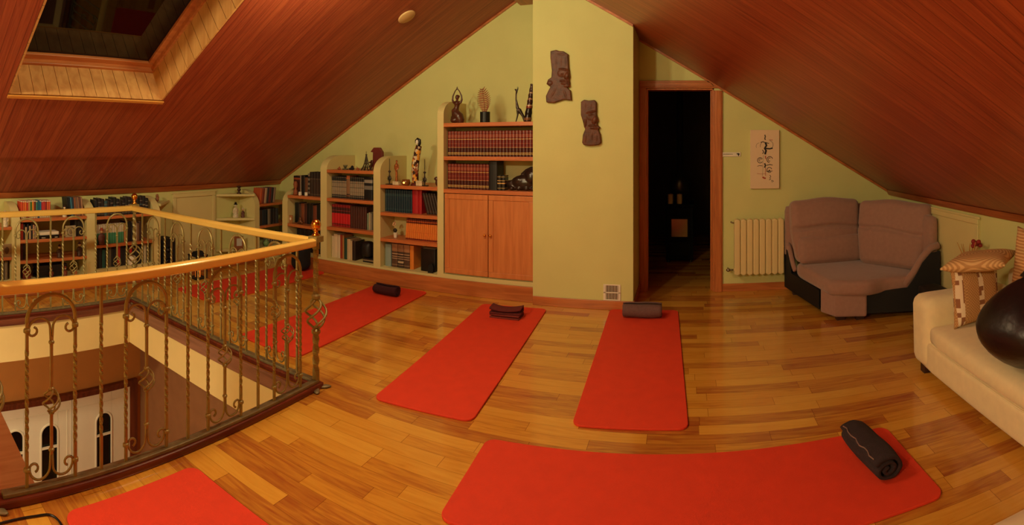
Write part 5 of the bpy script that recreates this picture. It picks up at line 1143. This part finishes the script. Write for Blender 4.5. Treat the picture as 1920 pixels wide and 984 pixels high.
rr_ = N(nt, 'ShaderNodeValToRGB'); rr_.color_ramp.interpolation = 'CONSTANT'; rr_.color_ramp.elements[0].color = lin((150,100,66))+(1,); rr_.color_ramp.elements[1].position = 0.42; rr_.color_ramp.elements[1].color = lin((236,216,184))+(1,)
L.new(wn_.outputs['Value'], rr_.inputs[0])
ck = N(nt, 'ShaderNodeTexChecker'); ck.inputs['Scale'].default_value = 110; ck.inputs['Color1'].default_value = lin((206,160,104))+(1,); ck.inputs['Color2'].default_value = lin((176,128,78))+(1,); L.new(tc.outputs['Object'], ck.inputs['Vector'])
mx_ = N(nt, 'ShaderNodeMixRGB'); L.new(colm, mx_.inputs[0]); L.new(ck.outputs[0], mx_.inputs[1]); L.new(rr_.outputs[0], mx_.inputs[2]); L.new(mx_.outputs[0], b_.inputs['Base Color']); b_.inputs['Roughness'].default_value = 0.9
cushion(0.185, 0.180, 0.06, Matrix.Translation((1.755, 2.80, 0.525)) @ Matrix.Rotation(0.10, 4, 'Z') @ Matrix.Rotation(-0.12, 4, 'X'), 'woven_cushion', wm, 'woven cushion with white and brown block columns propped on the cream sofa')
M_STR = striped('curved_stripes', (196, 146, 90), (226, 184, 126), 15.0, 0.4, 'RINGS', 'Y', detail=0.5)
cushion(0.205, 0.205, 0.05, Matrix.Translation((1.79, 2.80, 0.735)) @ Matrix.Rotation(0.75, 4, 'Z') @ Matrix.Rotation(PI/2-0.12, 4, 'X'), 'ribbed_cushion', M_STR, 'ribbed beige cushion lying on top of the woven cushion')
M_STR2 = striped('straight_stripes', (196, 138, 84), (228, 184, 126), 16.0, 1.2, 'BANDS', 'Z')
cushion(0.21, 0.24, 0.06, Matrix.Translation((2.03, 2.53, 0.70)) @ Matrix.Rotation(-PI/2+0.1, 4, 'Z') @ Matrix.Rotation(-0.15, 4, 'X'), 'striped_cushion', M_STR2, 'striped beige cushion upright against the sofa back, behind the leather bag')
# black leather bean bag on the seat
m_ = MB()
prof = []
for i in range(17):
    t = i/16; prof.append((max(0.0005, 0.262*math.sin(PI*min(1, t*1.02))**0.62*(1-0.45*max(0, t-0.5))), -0.205+0.46*t))
m_.lathe(prof, seg=40)
for v in m_.bm.verts:
    a = math.atan2(v.co.y, v.co.x); k = 1+0.022*math.sin(a*5+v.co.z*9)+0.02*noise.noise(v.co*7); v.co.x *= k; v.co.y *= k
o = m_.build('leather_bean_bag', mat('brown_black_leather', (30, 20, 22), 0.38, 0, 0.2, 9, bump=0.25, bscale=24), smooth=True, loc=(1.60, 2.06, 0.562)); tag(o, 'small black leather bean bag on the cream sofa seat', 'bean bag')
MB().tube([(0, 0, 0.235), (0.02, 0, 0.27), (0.03, 0.01, 0.29)], [0.05, 0.035, 0.02], 10).build('gathered_top', mat('brown_black_leather', (0,0,0)), o, smooth=True)
# dried flowers in a tall vase between the sofas
fl = empty('dried_flower_vase', (2.03, 3.34, 0.06)); tag(fl, 'dried red and straw flowers in a vase behind the ribbed cushion', 'vase')
MB().lathe([(0.06, -0.06), (0.075, -0.02), (0.08, 0.2), (0.05, 0.36), (0.035, 0.42), (0.045, 0.46), (0.035, 0.455), (0.0, 0.40)], seg=20).build('vase', mat('dark_vase', (60, 36, 28), 0.4), fl, smooth=True)
m_ = MB()
for k in range(9):
    a = k*2.4; m_.tube([(0, 0, 0.42), (0.03*math.cos(a), 0.03*math.sin(a), 0.55), ((0.09 if k % 2 else 0.06)*math.cos(a), 0.09*math.sin(a), 0.66+0.02*(k % 3))], [0.004, 0.007, 0.002], 5)
m_.build('straw_stems', mat('straw', (190, 140, 70), 0.7), fl)
m_ = MB()
for k in range(7):
    a = k*0.9+0.4; m_.ell((0.05+0.03*math.cos(a), -0.03+0.02*math.sin(a), 0.66+0.014*(k % 3)), (0.020, 0.016, 0.018), 8, 6)
m_.build('red_blossoms', mat('dried_red', (150, 40, 36), 0.7), fl, smooth=True)
o = MB().soft((0.09, 0.16, 0.16), 0.02, 5, M=Matrix.Translation((0, 0, 0.16))).build('black_storage_box', M_BLK, loc=(1.95, 3.72, 0)); tag(o, 'black low box on the floor between the two sofas', 'box')

# ------------------------------------------------------------------ exercise mats
def yoga_mat(cx, cy, L_, W_, ang, label, r=0.055, th=0.012):
    pts = []
    for (sx, sy, a0) in ((1, 1, 0), (-1, 1, PI/2), (-1, -1, PI), (1, -1, 1.5*PI)):
        for i in range(9):
            a = a0+PI/2*i/8; pts.append((sx*(W_/2-r)+r*math.cos(a), sy*(L_/2-r)+r*math.sin(a)))
    o = MB().prism(pts, 'Z', 0.0005, th).build('exercise_mat', M_MAT, loc=(cx, cy, 0), rot=(0, 0, ang), bevel=0.003); return tag(o, label, 'exercise mat', 'red-orange exercise mats')
yoga_mat(-0.93, 1.08, 1.98, 0.635, PI/2, 'orange mat at the bottom left, cut by the picture edge')
yoga_mat(0.044, 2.158, 1.976, 0.605, 1.619, 'orange mat lying crosswise in front with the dark rolled blanket')
yoga_mat(-1.454, 3.494, 1.976, 0.605, 0.062, 'orange mat with the folded reddish towel, left of the chimney breast end')
yoga_mat(-0.319, 3.64, 1.95, 0.605, 0.04, 'orange mat with the rolled grey towel, ending near the doorway')
yoga_mat(-2.745, 3.608, 1.95, 0.605, 0.013, 'orange mat with the purple-brown rolled towel beside the railing')
yoga_mat(-4.12, 3.82, 1.66, 0.60, 0.0, 'orange mat behind the stair railing, nearest the corner bookcases')

# towels and rolls: spiral cross-sections swept along x
def towel_roll(L_, R_, turns, flat, m, name, label, loc, rz, thick=0.010, sag=0.0, cat='towel', seed=1):
    mb = MB(); n = int(turns*26); prof = []
    for i in range(n+1):
        t = i/n; a = 2*PI*turns*t; r = R_*(0.16+0.84*t); prof.append((r*math.cos(a+1.2), r*math.sin(a+1.2)))
    outer = prof; inner = []
    for i in range(n+1):
        t = i/n; a = 2*PI*turns*t; r = max(0.002, R_*(0.16+0.84*t)-thick); inner.append((r*math.cos(a+1.2), r*math.sin(a+1.2)))
    loop = outer + inner[::-1]; ns = 14; rings = []
    for k in range(ns+1):
        x = -L_/2+L_*k/ns; ring = []
        for (y, z) in loop:
            q = Vector((x*6+seed, y*16, z*16)); d = 0.006*noise.noise(q)
            s_ = 1-0.10*(abs(x)/(L_/2))**4
            zz = z*flat*s_+sag*math.cos(PI*x/L_)*-1*(1 if z > 0 else 0.1)+d
            ring.append(mb.bm.verts.new((x+0.004*noise.noise(Vector((y*30, z*30, seed))), y*s_+d*0.6, zz)))
        rings.append(ring)
    ln_ = len(loop)
    for a, b in zip(rings, rings[1:]):
        for i in range(ln_): mb.bm.faces.new((a[i], a[(i+1) % ln_], b[(i+1) % ln_], b[i]))
    # end caps as strips between outer and inner
    for ring in (rings[0], rings[-1]):
        for i in range(n): mb.bm.faces.new((ring[i], ring[i+1], ring[ln_-2-i], ring[ln_-1-i]))
    o = mb.build(name, m, smooth=True, rot=(0, 0, rz))
    zmin = min(v.co.z for v in o.data.vertices); o.location = (loc[0], loc[1], loc[2]-zmin); return tag(o, label, cat, 'towels at the mat ends')
MT = 0.0125
M_TG = mat('grey_towel', (112, 84, 82), 1.0, 0, 0.08, 60, bump=0.5, bscale=350); M_TP = mat('plum_towel', (62, 26, 36), 1.0, 0, 0.1, 60, bump=0.4, bscale=350)
M_TD = mat('charcoal_blanket', (50, 38, 42), 1.0, 0, 0.12, 30, bump=0.4, bscale=200); M_TR = mat('reddish_towel', (128, 52, 44), 1.0, 0, 0.1, 60, bump=0.4, bscale=350)
towel_roll(0.33, 0.072, 3.0, 0.95, M_TG, 'rolled_towel', 'rolled grey terry towel at the far end of the mat by the door', (-0.355, 4.40, MT), 0.02, seed=3)
towel_roll(0.27, 0.062, 3.0, 0.92, M_TP, 'rolled_towel', 'rolled plum-brown towel on the mat beside the railing', (-2.755, 4.28, MT), -0.05, sag=0.006, seed=8)
bl = towel_roll(0.35, 0.096, 2.2, 0.66, M_TD, 'rolled_blanket', 'dark charcoal rolled blanket with pale seam on the front mat', (0.835, 2.255, MT), PI/2+0.15+PI, thick=0.020, seed=12)
MB().tube([(-0.15+0.030*i, -0.060+0.006*math.sin(i*1.9), 0.051+0.003*math.sin(i)) for i in range(11)], 0.0028, 6).build('pale_seam', mat('seam', (130, 104, 96), 0.9), bl)
# folded reddish towel: two folded layers
ft = empty('folded_towel', (-1.485, 4.19, MT)); tag(ft, 'folded reddish towel lying on the mat left of the chimney breast', 'towel', 'towels at the mat ends')
def fold(z, hx, hy, rz, r=0.016, wob=0.008, sag=0.0):
    mb = MB(); pts = [(-hy, 0), (hy-r, 0)] + [(hy-r+r*math.sin(a), r-r*math.cos(a)) for a in [PI*i/8 for i in range(1, 9)]] + [(-hy, 2*r), (-hy, 2*r-0.009), (hy-r, 2*r-0.009)] + [(hy-r+(r-0.009)*math.sin(a), r+(r-0.009)*math.cos(a)) for a in [PI*i/8 for i in range(1, 9)]] + [(-hy, 0.009)]
    ns = 12; rings = []
    for k in range(ns+1):
        x = -hx+2*hx*k/ns
        rings.append([mb.bm.verts.new((x, y, zz+wob*(zz/(2*r))*math.sin(x*22)+sag*(x/hx)**2*(zz/(2*r)))) for y, zz in pts])
    for a, b in zip(rings, rings[1:]):
        for i in range(len(pts)): mb.bm.faces.new((a[i], a[(i+1) % len(pts)], b[(i+1) % len(pts)], b[i]))
    mb.bm.faces.new(rings[0][::-1]); mb.bm.faces.new(rings[-1])
    bmesh.ops.transform(mb.bm, matrix=Matrix.Translation((0, 0, z)) @ Matrix.Rotation(rz, 4, 'Z'), verts=mb.bm.verts[:]); return mb
fold(0.0, 0.13, 0.075, 0.0, wob=0.001).build('lower_fold', M_TR, ft, smooth=True); fold(0.036, 0.135, 0.07, 0.1, wob=0.001, sag=0.022).build('upper_fold', mat('reddish_towel_dark', (96, 34, 32), 1.0, 0, 0.1, 60), ft, smooth=True)
# black zafu cushion at the mat behind the railing
m_ = MB(); m_.soft((0.115, 0.10, 0.155), 0.095, 10, M=Matrix.Translation((0, 0, 0.155)))
for v in m_.bm.verts: v.co.x *= 1+0.03*math.sin(v.co.z*30)
o = m_.build('black_round_cushion', mat('black_cotton', (12, 12, 16), 0.9), smooth=True, loc=(-4.10, 4.53, MT)); tag(o, 'black plump cushion standing on the mat against the corner bookcase', 'cushion')
# cable
pts = [(-1.93, 0.20, 0.006), (-1.935, 0.40, 0.006), (-1.945, 0.50, 0.006), (-1.95, 0.58, 0.006), (-1.945, 0.655, 0.006), (-1.93, 0.715, 0.006), (-1.87, 0.735, 0.006), (-1.78, 0.72, 0.006), (-1.6, 0.66, 0.006), (-1.3, 0.60, 0.006)]
cu = []
for i in range(len(pts)-1):
    p0, p1, p2, p3 = [Vector(pts[max(0, min(len(pts)-1, j))]) for j in (i-1, i, i+1, i+2)]
    for k in range(6):
        t = k/6; cu.append(0.5*((2*p1)+(-p0+p2)*t+(2*p0-5*p1+4*p2-p3)*t*t+(-p0+3*p1-3*p2+p3)*t**3))
o = MB().tube(cu, 0.0042, 8).build('power_cable', M_BLACK, smooth=True); tag(o, 'thin black cable curving across the floor by the first mat', 'cable')
bpy.context.view_layer.update()
